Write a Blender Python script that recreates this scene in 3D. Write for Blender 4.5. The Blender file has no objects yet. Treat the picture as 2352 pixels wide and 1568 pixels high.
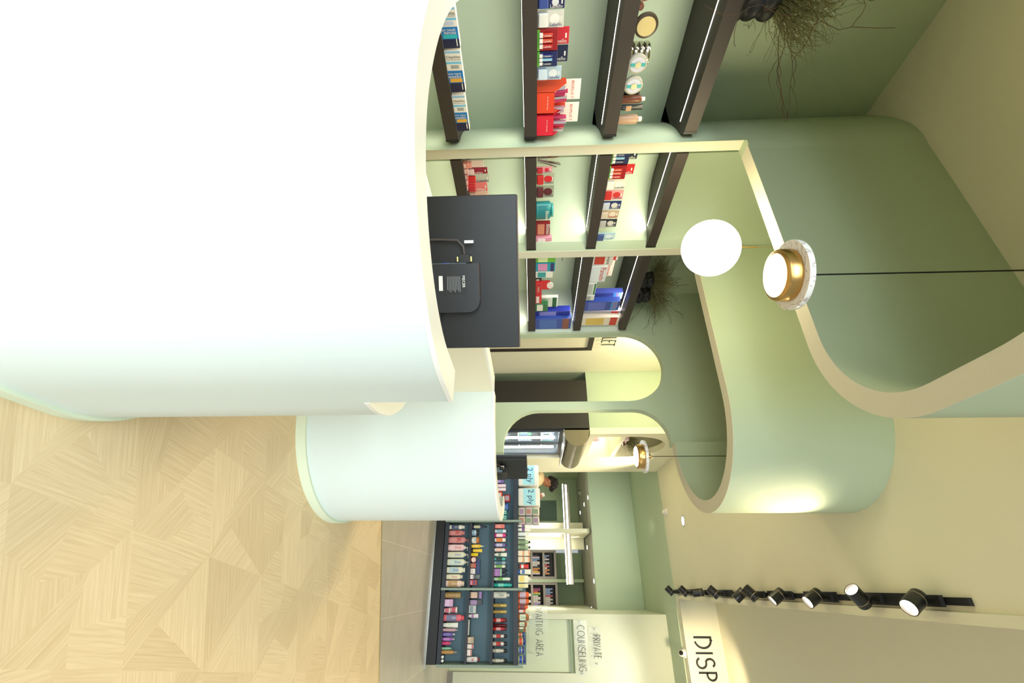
import bpy, bmesh, math, random
from mathutils import Vector, Matrix
PI = math.pi
rnd = random.Random(7)
SC = bpy.context.scene
COL = SC.collection

# ------------------------------------------------------------------ camera
FPX, CAMH, PITCH, ROLL, YAW = 1045.0, 1.30, math.radians(2.2), 0.016, math.radians(28.3)
fw = Vector((-math.sin(YAW) * math.cos(PITCH), math.cos(YAW) * math.cos(PITCH), -math.sin(PITCH)))
r0 = Vector((math.cos(YAW), math.sin(YAW), 0))
u0 = r0.cross(fw)
rt = r0 * math.cos(ROLL) - u0 * math.sin(ROLL)
up = r0 * math.sin(ROLL) + u0 * math.cos(ROLL)
CAM = Vector((0, 0, CAMH))
cd = bpy.data.cameras.new('camera')
cd.sensor_width = 36.0
cd.sensor_fit = 'HORIZONTAL'
cd.lens = 36.0 * FPX / 2352.0
cd.clip_start = 0.02
cam = bpy.data.objects.new('camera', cd)
COL.objects.link(cam)
# the photograph is a portrait picture lying on its side: picture right = world up
xa, ya, za = up, -rt, -fw
cam.matrix_world = Matrix(((xa.x, ya.x, za.x, 0), (xa.y, ya.y, za.y, 0), (xa.z, ya.z, za.z, CAMH), (0, 0, 0, 1)))
SC.camera = cam

# ------------------------------------------------------------------ world, exposure, big lights
SC.view_settings.view_transform = 'Standard'
SC.view_settings.look = 'None'
SC.view_settings.exposure = 0.75
SC.view_settings.gamma = 1.0
SC.view_settings.use_curve_mapping = False
w = bpy.data.worlds.new('world')
SC.world = w
w.use_nodes = True
bg = w.node_tree.nodes['Background']
bg.inputs[0].default_value = (0.90, 0.97, 1.0, 1)
bg.inputs[1].default_value = 0.30

def light(name, kind, loc, power, color=(1, 1, 1), rot=None, target=None, size=0.1, size_y=None, spot=60, blend=0.5, spread=None):
    d = bpy.data.lights.new(name, kind)
    d.energy = power
    d.color = color
    if kind == 'AREA':
        d.size = size
        if size_y:
            d.shape = 'RECTANGLE'
            d.size_y = size_y
        if spread:
            d.spread = math.radians(spread)
    else:
        d.shadow_soft_size = size
    if kind == 'SPOT':
        d.spot_size = math.radians(spot)
        d.spot_blend = blend
    o = bpy.data.objects.new(name, d)
    COL.objects.link(o)
    o.location = loc
    if target is not None:
        o.rotation_euler = (Vector(target) - Vector(loc)).to_track_quat('-Z', 'Y').to_euler()
    elif rot:
        o.rotation_euler = rot
    return o

WARM = (1.0, 0.80, 0.52)
# daylight through the shop front behind the photographer
light('shopfront_daylight', 'AREA', (-0.2, -2.2, 1.05), 31, (0.84, 0.95, 1.0), target=(-0.7, 1.5, 0.05), size=3.0, size_y=1.7, spread=84)
light('street_window_daylight', 'AREA', (3.4, 1.3, 1.0), 11, (0.92, 0.97, 1.0), target=(-0.3, 3.3, -0.45), size=3.2, size_y=1.3, spread=78)

light('fascia_fill_light', 'AREA', (0.3, -2.2, 2.95), 32, (0.84, 0.95, 1.0), target=(-0.5, 2.5, 2.95), size=3.0, size_y=0.5, spread=110)  # added fill for the near fascia's outer face; no such window is known

# ------------------------------------------------------------------ helpers
def s2l(c):
    return tuple((x / 255 / 12.92) if x / 255 <= 0.04045 else ((x / 255 + 0.055) / 1.055) ** 2.4 for x in c)

MATS = {}
def mat(name, rgb, rough=0.5, metal=0.0, emit=0.0, ecol=None, trans=0.0, noise=0.0, nscale=40, bump=0.0, spec=0.5, alpha=1.0, coat=0.0):
    key = (name,)
    if key in MATS:
        return MATS[key]
    m = bpy.data.materials.new(name)
    m.use_nodes = True
    nt = m.node_tree
    b = nt.nodes['Principled BSDF']
    c = (*s2l(rgb), 1)
    b.inputs['Base Color'].default_value = c
    b.inputs['Roughness'].default_value = rough
    b.inputs['Metallic'].default_value = metal
    b.inputs['Specular IOR Level'].default_value = spec
    if coat:
        b.inputs['Coat Weight'].default_value = coat
    if trans:
        b.inputs['Transmission Weight'].default_value = trans
    if alpha < 1:
        b.inputs['Alpha'].default_value = alpha
    if emit:
        b.inputs['Emission Color'].default_value = (*(ecol or s2l(rgb)), 1)
        b.inputs['Emission Strength'].default_value = emit
    if noise or bump:
        tc = nt.nodes.new('ShaderNodeTexCoord')
        nz = nt.nodes.new('ShaderNodeTexNoise')
        nz.inputs['Scale'].default_value = nscale
        nz.inputs['Detail'].default_value = 4
        nt.links.new(tc.outputs['Object'], nz.inputs['Vector'])
        if noise:
            mx = nt.nodes.new('ShaderNodeMix')
            mx.data_type = 'RGBA'
            mx.inputs[6].default_value = tuple(x * (1 - noise) for x in c[:3]) + (1,)
            mx.inputs[7].default_value = tuple(min(1, x * (1 + noise)) for x in c[:3]) + (1,)
            nt.links.new(nz.outputs['Fac'], mx.inputs[0])
            nt.links.new(mx.outputs[2], b.inputs['Base Color'])
        if bump:
            bp = nt.nodes.new('ShaderNodeBump')
            bp.inputs['Strength'].default_value = bump
            bp.inputs['Distance'].default_value = 0.002
            nt.links.new(nz.outputs['Fac'], bp.inputs['Height'])
            nt.links.new(bp.outputs[0], b.inputs['Normal'])
    MATS[key] = m
    return m

def cm(rgb, rough=0.35, metal=0.0):
    """plain packaging colour, one material per colour"""
    return mat('pack_%d_%d_%d_%d' % (*rgb, int(metal * 10)), rgb, rough, metal, noise=0.03, nscale=60)

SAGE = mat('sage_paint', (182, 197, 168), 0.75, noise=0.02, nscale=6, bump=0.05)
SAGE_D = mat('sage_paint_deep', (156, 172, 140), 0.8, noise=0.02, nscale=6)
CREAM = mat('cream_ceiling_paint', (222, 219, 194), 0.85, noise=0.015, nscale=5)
WARMW = mat('warm_white_paint', (236, 232, 205), 0.8, noise=0.015, nscale=5)
MINT = mat('mint_lacquer', (210, 222, 218), 0.42, noise=0.012, nscale=4, spec=0.35)
MINTTOP = mat('pale_top_lit_white', (240, 240, 232), 0.35, noise=0.01)  # white of the strongly lit tops is put into this colour
PLINTH = mat('pale_plinth', (214, 224, 200), 0.5, noise=0.02)
EDGE = mat('warm_bounce_tint', (206, 203, 182), .75, noise=.015)  # cream stands in for warm light bounced up from the floor
WAITP = mat('waiting_room_paint', (212, 214, 190), .75, noise=.015)
NICHE = mat('niche_paint', (194, 204, 190), 0.8, noise=0.02, nscale=6)
DARKW = mat('dark_bronze_laminate', (52, 43, 37), 0.55, noise=0.06, nscale=90)
BLACK = mat('satin_black', (16, 16, 17), 0.45)
BLACKM = mat('matt_black_ceramic', (19, 18, 18), 0.6, noise=0.15, nscale=30)
LED = mat('led_strip', (255, 248, 232), 0.4, emit=9.0, ecol=(1.0, 0.93, 0.82))
LAMPW = mat('lamp_diffuser_warm', (255, 240, 215), 0.4, emit=14.0, ecol=(1.0, 0.86, 0.66))
GLOBE = mat('opal_globe_glass', (255, 252, 245), 0.3, emit=14.0, ecol=(1.0, 0.86, 0.52))
BRASS = mat('brushed_brass', (200, 160, 95), 0.28, 1.0, noise=0.05)
MARBLE = None
STEEL = mat('brushed_steel', (170, 170, 165), 0.3, 1.0)
ALU = mat('aluminium_profile', (160, 150, 135), 0.35, 0.8)
NAVY = mat('navy_shelf_board', (38, 44, 58), 0.5, noise=0.04)
BLUEG = mat('blue_grey_backboard', (112, 140, 152), 0.7, noise=0.03, nscale=20)
GREYSAGE = mat('grey_sage_panel', (142, 160, 148), 0.6, noise=0.02)
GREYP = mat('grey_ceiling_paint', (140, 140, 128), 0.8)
TAUPE = mat('taupe_shelf', (165, 155, 148), 0.6)
DARKG = mat('dark_grey_back', (84, 82, 80), 0.7)
ACRYL = mat('clear_acrylic', (240, 244, 240), 0.08, trans=0.0, alpha=0.07)
GLASS = mat('fridge_glass', (225, 238, 245), 0.05, alpha=0.22)
WHITEP = mat('white_plastic', (236, 228, 222), 0.35)
BASEB = mat('taupe_skirting', (140, 134, 124), 0.6)

def tag(o, label=None, cat=None, group=None, kind=None):
    if label: o['label'] = label
    if cat: o['category'] = cat
    if group: o['group'] = group
    if kind: o['kind'] = kind
    return o

def empty(name, loc=(0, 0, 0), rz=0.0, label=None, cat=None, group=None):
    o = bpy.data.objects.new(name, None)
    o.empty_display_size = 0.05
    COL.objects.link(o)
    o.location = loc
    o.rotation_euler = (0, 0, rz)
    return tag(o, label, cat, group)

def link(name, bm, m, parent=None, smooth=None, loc=None):
    me = bpy.data.meshes.new(name)
    bmesh.ops.recalc_face_normals(bm, faces=bm.faces[:])
    bm.to_mesh(me)
    bm.free()
    ms = m if isinstance(m, (list, tuple)) else [m]
    for x in ms:
        me.materials.append(x)
    if smooth is not None:
        for p in me.polygons:
            p.use_smooth = True
        try:
            me.set_sharp_from_angle(angle=math.radians(smooth))
        except Exception:
            pass
    o = bpy.data.objects.new(name, me)
    COL.objects.link(o)
    if parent: o.parent = parent
    if loc: o.location = loc
    return o

def struct(name, bm, m, smooth=None, **k):
    return tag(link(name, bm, m, None, smooth, **k), kind='structure')

def add_box(bm, x0, x1, y0, y1, z0, z1, M=None, bevel=0.0, mi=0):
    vs = [bm.verts.new(Vector(p)) for p in ((x0, y0, z0), (x1, y0, z0), (x1, y1, z0), (x0, y1, z0), (x0, y0, z1), (x1, y0, z1), (x1, y1, z1), (x0, y1, z1))]
    fs = [bm.faces.new([vs[i] for i in q]) for q in ((0, 3, 2, 1), (4, 5, 6, 7), (0, 1, 5, 4), (1, 2, 6, 5), (2, 3, 7, 6), (3, 0, 4, 7))]
    for f in fs: f.material_index = mi
    if bevel:
        es = list({e for f in fs for e in f.edges})
        r = bmesh.ops.bevel(bm, geom=es, offset=bevel, segments=2, affect='EDGES', profile=0.5)
        vs = list({v for f in r['faces'] for v in f.verts} | {v for v in vs if v.is_valid})
    if M is not None:
        for v in vs: v.co = M @ v.co
    return vs

def box(x0, x1, y0, y1, z0, z1, M=None, bevel=0.0):
    bm = bmesh.new()
    add_box(bm, x0, x1, y0, y1, z0, z1, M, bevel)
    return bm

def add_lathe(bm, prof, n=24, sx=1.0, sy=1.0, M=None, a0=0.0, a1=2 * PI):
    """prof: (r, z) pairs; closed top and bottom when r == 0"""
    full = abs(a1 - a0 - 2 * PI) < 1e-6
    cols = n if full else n + 1
    rings = []
    for r, z in prof:
        if r < 1e-7:
            rings.append([bm.verts.new((0, 0, z))])
        else:
            rings.append([bm.verts.new((r * sx * math.cos(a0 + (a1 - a0) * i / n), r * sy * math.sin(a0 + (a1 - a0) * i / n), z)) for i in range(cols)])
    for A, B in zip(rings, rings[1:]):
        for i in range(n):
            j = (i + 1) % cols if full else i + 1
            if len(A) == 1 and len(B) == 1: continue
            if len(A) == 1: bm.faces.new((A[0], B[j], B[i]))
            elif len(B) == 1: bm.faces.new((A[i], A[j], B[0]))
            else: bm.faces.new((A[i], A[j], B[j], B[i]))
    if M is not None:
        for R in rings:
            for v in R: v.co = M @ v.co

def lathe(prof, n=24, sx=1.0, sy=1.0, M=None, a0=0.0, a1=2 * PI):
    bm = bmesh.new()
    add_lathe(bm, prof, n, sx, sy, M, a0, a1)
    return bm

def add_tube(bm, pts, rad, n=8, cap=True):
    pts = [Vector(p) for p in pts]
    rs = rad if isinstance(rad, (list, tuple)) else [rad] * len(pts)
    prev = None
    rings = []
    for i, p in enumerate(pts):
        t = (pts[min(i + 1, len(pts) - 1)] - pts[max(i - 1, 0)]).normalized()
        if prev is None:
            a = t.orthogonal().normalized()
        else:
            a = (prev - t * prev.dot(t))
            a = a.normalized() if a.length > 1e-6 else t.orthogonal().normalized()
        prev = a
        b = t.cross(a)
        rings.append([bm.verts.new(p + (a * math.cos(2 * PI * k / n) + b * math.sin(2 * PI * k / n)) * rs[i]) for k in range(n)])
    for A, B in zip(rings, rings[1:]):
        for k in range(n):
            bm.faces.new((A[k], A[(k + 1) % n], B[(k + 1) % n], B[k]))
    if cap:
        bm.faces.new(rings[0][::-1]); bm.faces.new(rings[-1])

def tube(pts, rad, n=8):
    bm = bmesh.new(); add_tube(bm, pts, rad, n); return bm

def add_prism(bm, pts, z0, z1):
    """extrude a plan outline from z0 to z1"""
    A = [bm.verts.new((x, y, z0)) for x, y in pts]
    B = [bm.verts.new((x, y, z1)) for x, y in pts]
    n = len(pts)
    for i in range(n):
        bm.faces.new((A[i], A[(i + 1) % n], B[(i + 1) % n], B[i]))
    bm.faces.new(A[::-1]); bm.faces.new(B)

def prism(pts, z0, z1):
    bm = bmesh.new(); add_prism(bm, pts, z0, z1); return bm

def offset(path, t):
    """offset an open plan path to its left by t"""
    out = []
    P = [Vector((x, y)) for x, y in path]
    for i, p in enumerate(P):
        d1 = (p - P[i - 1]).normalized() if i > 0 else None
        d2 = (P[i + 1] - p).normalized() if i < len(P) - 1 else None
        d1 = d1 or d2; d2 = d2 or d1
        n1 = Vector((-d1.y, d1.x)); n2 = Vector((-d2.y, d2.x))
        n = (n1 + n2).normalized()
        out.append(tuple(p + n * t / max(0.5, n.dot(n1))))
    return out

def curved_wall(path, t, z0, z1):
    """wall following a path, thickness t to the left of it, as quads"""
    q = offset(path, t)
    bm = bmesh.new()
    V = [[bm.verts.new((x, y, z)) for (x, y), z in ((a, z0), (a, z1), (b, z1), (b, z0))] for a, b in zip(path, q)]
    for A, B in zip(V, V[1:]):
        for k in range(4):
            bm.faces.new((A[k], A[(k + 1) % 4], B[(k + 1) % 4], B[k]))
    bm.faces.new(V[0]); bm.faces.new(V[-1][::-1])
    return bm

def arc(cx, cy, r, a0, a1, n=24, ry=None):
    ry = ry or r
    return [(cx + r * math.cos(math.radians(a0 + (a1 - a0) * i / n)), cy + ry * math.sin(math.radians(a0 + (a1 - a0) * i / n))) for i in range(n + 1)]

# plan design helper: where a sight line of the survey photograph meets a plane of the room
def ray(u, v): return fw + rt * ((u - 784) / FPX) + up * ((v - 1176) / FPX)
def onX(u, v, x): d = ray(u, v); return CAM + d * (x / d.x)
def onY(u, v, y): d = ray(u, v); return CAM + d * (y / d.y)
def onZ(u, v, z): d = ray(u, v); return CAM + d * ((z - CAMH) / d.z)
def onD(u, v, t): return CAM + ray(u, v) * t

# ---- lettering
TM = {}
def text_mesh(s, size, m, ext=0.0):
    key = (s, round(size, 5), m.name)
    if key in TM: return TM[key]
    cu = bpy.data.curves.new('lettering', 'FONT')
    cu.body = s
    cu.size = size
    cu.extrude = ext
    cu.resolution_u = 2
    cu.align_x = 'CENTER'; cu.align_y = 'CENTER'
    o = bpy.data.objects.new('lettering_tmp', cu)
    COL.objects.link(o)
    dg = bpy.context.evaluated_depsgraph_get()
    me = bpy.data.meshes.new_from_object(o.evaluated_get(dg))
    bpy.data.objects.remove(o)
    bpy.data.curves.remove(cu)
    me.name = 'lettering'
    me.materials.clear(); me.materials.append(m)
    TM[key] = me
    return me

def letters(s, size, m, parent, x, y, z, rot=0.0, sx=1.0, name='lettering'):
    """lettering on the front (-Y) of a thing; rot turns it in its own plane"""
    o = bpy.data.objects.new(name, text_mesh(s, size, m))
    COL.objects.link(o)
    o.parent = parent
    o.matrix_local = Matrix.Translation((x, y, z)) @ Matrix.Rotation(PI / 2, 4, 'X') @ Matrix.Rotation(rot, 4, 'Z') @ Matrix.Diagonal((sx, 1, 1, 1))
    return o

# thin drawn capitals for the signs
def _a(cx, cy, rx, ry, a0, a1, n=14): return arc(cx, cy, rx, a0, a1, n, ry)
GLY = {
 'W': (.62, [[(0, 1), (.16, 0), (.31, .9), (.46, 0), (.62, 1)]]), 'A': (.46, [[(0, 0), (.23, 1), (.46, 0)], [(.08, .3), (.38, .3)]]),
 'I': (.02, [[(.01, 0), (.01, 1)]]), 'T': (.40, [[(.2, 0), (.2, 1)], [(0, 1), (.4, 1)]]), 'N': (.42, [[(0, 0), (0, 1), (.42, 0), (.42, 1)]]),
 'G': (.60, [_a(.32, .5, .30, .5, 50, 320), [(.55, .18), (.58, .42), (.36, .42)]]), 'R': (.36, [[(0, 0), (0, 1)], [(0, 1)] + _a(.1, .76, .24, .24, 90, -90) + [(0, .52)], [(.1, .52), (.36, 0)]]),
 'E': (.30, [[(.3, 0), (0, 0), (0, 1), (.3, 1)], [(0, .55), (.26, .55)]]), 'P': (.36, [[(0, 0), (0, 1)] + _a(.1, .74, .26, .26, 90, -90) + [(0, .48)]]),
 'V': (.42, [[(0, 1), (.21, 0), (.42, 1)]]), 'C': (.52, [_a(.3, .5, .3, .5, 55, 305)]), 'O': (.66, [_a(.33, .5, .33, .5, 0, 360, 24)]),
 'U': (.40, [[(0, 1), (0, .25)] + _a(.2, .22, .2, .22, 180, 360) + [(.4, 1)]]), 'L': (.28, [[(0, 1), (0, 0), (.28, 0)]]),
 'S': (.50, [_a(.25, .75, .2, .25, 30, 250, 12) + _a(.25, .25, .25, .27, 85, -160, 14)]),
 'D': (.56, [[(0, 0), (0, 1), (.12, 1)] + _a(.12, .52, .42, .48, 90, -78, 16)]), ' ': (.22, []),
}
def drawn_word(s, h, stroke, gap, wide=1.0):
    bm = bmesh.new()
    x = 0
    for ch in s:
        wd, ls = GLY[ch]
        for l in ls:
            q = [(x + p[0] * h * wide, p[1] * h) for p in l]
            a = offset(q, stroke / 2); b = offset(q, -stroke / 2)
            V = [[bm.verts.new((p[0], yy, p[1])) for p, yy in ((A, 0), (B, 0), (B, -0.004), (A, -0.004))] for A, B in zip(a, b)]
            for A, B in zip(V, V[1:]):
                for k in range(4): bm.faces.new((A[k], A[(k + 1) % 4], B[(k + 1) % 4], B[k]))
            bm.faces.new(V[0]); bm.faces.new(V[-1][::-1])
        x += wd * h * wide + gap
    return bm, x - gap

# ================================================================== THE SETTING
ZC, ZB, ZR = 3.34, 2.45, 3.83      # ceiling, underside of the hanging fascias, recessed ceiling
XL, XF = -2.5, -2.08               # back wall of the shelving niches, front line of the shelves

# ---- parquet floor: triangles, kites and rhombs, each with its own grain
def wood_floor():
    bm = bmesh.new()
    uvl = bm.loops.layers.uv.new('grain')
    tone = bm.faces.layers.float.new('tone')
    R = random.Random(3)
    a = 0.43
    def face(pts, ang=None):
        vs = [bm.verts.new((p.x, p.y, 0)) for p in pts]
        f = bm.faces.new(vs)
        if f.normal.z < 0: f.normal_flip()
        f[tone] = R.random()
        if ang is None:
            e = max(((pts[(i + 1) % len(pts)] - pts[i]) for i in range(len(pts))), key=lambda v: v.length)
            ang = math.atan2(e.y, e.x) + R.choice((0, 0, 0, PI / 3))
        ou, ov = R.uniform(0, 40), R.uniform(0, 40)
        ca, sa = math.cos(ang), math.sin(ang)
        for l in f.loops:
            x, y = l.vert.co.x, l.vert.co.y
            l[uvl].uv = (x * ca + y * sa + ou, -x * sa + y * ca + ov)
    rot = Matrix.Rotation(math.radians(22), 2)
    for i in range(-14, 16):
        for j in range(-10, 22):
            o = Vector((i * a + j * a / 2, j * a * .866))
            for tri in ((Vector((0, 0)), Vector((a, 0)), Vector((a / 2, a * .866))), (Vector((a, 0)), Vector((a * 1.5, a * .866)), Vector((a / 2, a * .866)))):
                p = [rot @ (o + t) for t in tri]
                c = (p[0] + p[1] + p[2]) / 3
                if not (-2.7 < c.x < 3.6 and -2.4 < c.y < 5.9): continue
                k = R.random()
                if k < .45:
                    m = [p[i2].lerp(p[(i2 + 1) % 3], .5 + R.choice((-.12, 0, .12))) for i2 in range(3)]
                    cc = c.lerp(p[R.randrange(3)], .25)
                    for i2 in range(3): face([p[i2], m[i2], cc, m[(i2 + 2) % 3]])
                elif k < .8:
                    s = R.randrange(3)
                    q = p[(s + 1) % 3].lerp(p[(s + 2) % 3], R.choice((.5, .35, .65)))
                    face([p[s], p[(s + 1) % 3], q]); face([p[s], q, p[(s + 2) % 3]])
                else:
                    s = R.randrange(3)
                    q1 = p[s].lerp(p[(s + 1) % 3], .5); q2 = p[s].lerp(p[(s + 2) % 3], .5)
                    face([p[s], q1, q2]); face([q1, p[(s + 1) % 3], p[(s + 2) % 3], q2])
    return bm

def wood_material():
    m = bpy.data.materials.new('light_oak_parquet')
    m.use_nodes = True
    nt = m.node_tree; N = nt.nodes; Lk = nt.links
    b = N['Principled BSDF']
    b.inputs['Roughness'].default_value = 0.48
    b.inputs['Specular IOR Level'].default_value = 0.35
    uv = N.new('ShaderNodeUVMap'); uv.uv_map = 'grain'
    mp = N.new('ShaderNodeMapping'); mp.inputs['Scale'].default_value = (2.6, 78, 1)
    Lk.new(uv.outputs[0], mp.inputs[0])
    n1 = N.new('ShaderNodeTexNoise'); n1.inputs['Scale'].default_value = 1.6; n1.inputs['Detail'].default_value = 8; n1.inputs['Distortion'].default_value = .8
    Lk.new(mp.outputs[0], n1.inputs['Vector'])
    mp2 = N.new('ShaderNodeMapping'); mp2.inputs['Scale'].default_value = (1.2, 5.5, 1)
    Lk.new(uv.outputs[0], mp2.inputs[0])
    wv = N.new('ShaderNodeTexWave'); wv.bands_direction = 'Y'; wv.inputs['Scale'].default_value = 3.2; wv.inputs['Distortion'].default_value = 9; wv.inputs['Detail'].default_value = 3; wv.inputs['Detail Scale'].default_value = 0.7
    Lk.new(mp2.outputs[0], wv.inputs['Vector'])
    at = N.new('ShaderNodeAttribute'); at.attribute_name = 'tone'
    r1 = N.new('ShaderNodeValToRGB')
    r1.color_ramp.elements[0].position = .22; r1.color_ramp.elements[0].color = (*s2l((218, 192, 150)), 1)
    r1.color_ramp.elements[1].position = .78; r1.color_ramp.elements[1].color = (*s2l((238, 216, 178)), 1)
    Lk.new(n1.outputs['Fac'], r1.inputs[0])
    mx = N.new('ShaderNodeMix'); mx.data_type = 'RGBA'; mx.blend_type = 'MULTIPLY'
    r2 = N.new('ShaderNodeValToRGB')
    r2.color_ramp.elements[0].position = .0; r2.color_ramp.elements[0].color = (.80, .76, .70, 1)
    r2.color_ramp.elements[1].position = .35; r2.color_ramp.elements[1].color = (1, 1, 1, 1)
    Lk.new(wv.outputs['Fac'], r2.inputs[0])
    mx.inputs[0].default_value = .22
    Lk.new(r1.outputs[0], mx.inputs[6]); Lk.new(r2.outputs[0], mx.inputs[7])
    r3 = N.new('ShaderNodeValToRGB')
    r3.color_ramp.elements[0].color = (.88, .86, .83, 1); r3.color_ramp.elements[1].color = (1, 1, 1, 1)
    Lk.new(at.outputs['Fac'], r3.inputs[0])
    m2 = N.new('ShaderNodeMix'); m2.data_type = 'RGBA'; m2.blend_type = 'MULTIPLY'; m2.inputs[0].default_value = 1
    Lk.new(mx.outputs[2], m2.inputs[6]); Lk.new(r3.outputs[0], m2.inputs[7])
    Lk.new(m2.outputs[2], b.inputs['Base Color'])
    return m
struct('floor', wood_floor(), wood_material())

def tile_material():
    m = bpy.data.materials.new('grey_stone_tile')
    m.use_nodes = True
    nt = m.node_tree; N = nt.nodes; Lk = nt.links
    b = N['Principled BSDF']; b.inputs['Roughness'].default_value = 0.35
    tc = N.new('ShaderNodeTexCoord')
    mp = N.new('ShaderNodeMapping'); mp.inputs['Location'].default_value = (.35, .2, 0)
    Lk.new(tc.outputs['Object'], mp.inputs[0])
    br = N.new('ShaderNodeTexBrick'); br.offset = 0.0
    br.inputs['Scale'].default_value = 1.0; br.inputs['Brick Width'].default_value = .6; br.inputs['Row Height'].default_value = .6
    br.inputs['Mortar Size'].default_value = .003
    br.inputs['Color1'].default_value = (*s2l((190, 182, 166)), 1); br.inputs['Color2'].default_value = (*s2l((182, 174, 160)), 1)
    br.inputs['Mortar'].default_value = (*s2l((216, 208, 190)), 1)
    Lk.new(mp.outputs[0], br.inputs['Vector'])
    nz = N.new('ShaderNodeTexNoise'); nz.inputs['Scale'].default_value = 5; nz.inputs['Detail'].default_value = 6
    Lk.new(tc.outputs['Object'], nz.inputs['Vector'])
    rr = N.new('ShaderNodeValToRGB'); rr.color_ramp.elements[0].color = (.8, .8, .8, 1); rr.color_ramp.elements[1].color = (1.12, 1.1, 1.08, 1)
    Lk.new(nz.outputs['Fac'], rr.inputs[0])
    mx = N.new('ShaderNodeMix'); mx.data_type = 'RGBA'; mx.blend_type = 'MULTIPLY'; mx.inputs[0].default_value = 1
    Lk.new(br.outputs['Color'], mx.inputs[6]); Lk.new(rr.outputs[0], mx.inputs[7])
    Lk.new(mx.outputs[2], b.inputs['Base Color'])
    return m
def thr(x, d=0.0): return 4.114 + (x + .51) * .407 + d
struct('floor', prism([(-2.7, thr(-2.7, .02)), (3.4, thr(3.4, .02)), (3.4, 13.4), (-2.7, 13.4)], -.05, .003), tile_material())
bmt = bmesh.new(); add_prism(bmt, [(-2.6, thr(-2.6)), (3.4, thr(3.4)), (3.4, thr(3.4, .02)), (-2.6, thr(-2.6, .02))], .0, .006)
struct('trim_1', bmt, mat('floor_strip', (196, 176, 130), .35, .6))

# ---- outer walls
struct('wall_left', box(XL - .1, XL, -.6, 9.76, 0, ZC + .02), SAGE)
struct('wall_corridor_lining', box(XL, XL + .004, 3.81, 5.525, 0, ZC - .001), WARMW)
# pier over the drinks fridge and the tall wall beyond it, pierced by an arched display niche
def niche_wall():
    x0, x1 = -1.74, -1.66
    ya, yb, zb_, zs = 5.66, 6.66, 2.10, 2.60
    outer = [(5.53, 2.03), (6.70, 2.03), (6.70, 0), (7.65, 0), (7.65, ZC), (5.53, ZC)]
    hole = [(ya, zb_), (yb, zb_)] + [(6.16 + .5 * math.cos(math.radians(t)), zs + .49 * math.sin(math.radians(t))) for t in range(0, 181, 10)]
    bm = bmesh.new()
    ov = [bm.verts.new((x1, y, z)) for y, z in outer]
    hv = [bm.verts.new((x1, y, z)) for y, z in hole]
    es = [bm.edges.new((L_[i], L_[(i + 1) % len(L_)])) for L_ in (ov, hv) for i in range(len(L_))]
    r = bmesh.ops.triangle_fill(bm, edges=es, use_beauty=True, use_dissolve=False)
    ff = [g for g in r['geom'] if isinstance(g, bmesh.types.BMFace)]
    e = bmesh.ops.extrude_face_region(bm, geom=ff)
    for v in e['geom']:
        if isinstance(v, bmesh.types.BMVert): v.co.x = x0
    return bm
struct('wall_niche', niche_wall(), WARMW)
struct('wall_pier', box(XL, -1.74, 5.53, 5.61, 2.03, ZC), SAGE)
struct('wall_niche_back', box(-2.12, -2.08, 5.61, 6.76, 2.03, ZC), WARMW)
struct('wall_niche_side', box(-2.08, -1.741, 6.662, 6.70, 2.101, ZC - .001), WARMW)
struct('trim_2', box(-2.08, -1.74, 5.615, 6.72, 2.03, 2.10), WARMW)
struct('trim_3', box(-2.08, -1.665, 5.66, 6.66, 2.44, 2.50), WARMW)

# ---- wall with the two arched openings (the far side of the hanging fascia)
def arch_wall():
    y0, y1 = 3.72, 3.80
    r1 = .335
    o = [(XL, 0), (-.97, 0), (-.97, 1.07)]
    o += [(-1.02 - .31 + .31 + .0, 1.07)]
    # rounded lower corner and left side of the second opening
    o += [(-1.0 + .31 * 0 - .02 * k, 1.07) for k in (1, 2)]
    o += [(-1.03 + .30 * math.cos(math.radians(t)), 1.37 + .30 * math.sin(math.radians(t))) for t in range(-90, -181, -10)]
    o += [(-1.33, 2.17)]
    o += [(-1.05 + .28 * math.cos(math.radians(t)), 2.17 + .28 * math.sin(math.radians(t))) for t in range(180, 99, -8)]
    o += [(-1.05, ZB), (-1.02, ZB), (-1.02, ZC), (XL, ZC)]
    out = []
    for p in o:
        if not out or (abs(out[-1][0] - p[0]) + abs(out[-1][1] - p[1])) > 1e-4: out.append(p)
    cx = -1.74
    hole = [(cx - r1, 0.85), (cx + r1, 0.85)] + [(cx + r1 * math.cos(math.radians(t)), 2.15 + r1 * math.sin(math.radians(t))) for t in range(0, 181, 9)]
    bm = bmesh.new()
    ov = [bm.verts.new((x, y0, z)) for x, z in out]
    hv = [bm.verts.new((x, y0, z)) for x, z in hole]
    es = [bm.edges.new((L_[i], L_[(i + 1) % len(L_)])) for L_ in (ov, hv) for i in range(len(L_))]
    r = bmesh.ops.triangle_fill(bm, edges=es, use_beauty=True, use_dissolve=False)
    ff = [g for g in r['geom'] if isinstance(g, bmesh.types.BMFace)]
    e = bmesh.ops.extrude_face_region(bm, geom=ff)
    for v in e['geom']:
        if isinstance(v, bmesh.types.BMVert): v.co.y = y1
    return bm
struct('wall_arches', arch_wall(), SAGE, smooth=25)

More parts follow.
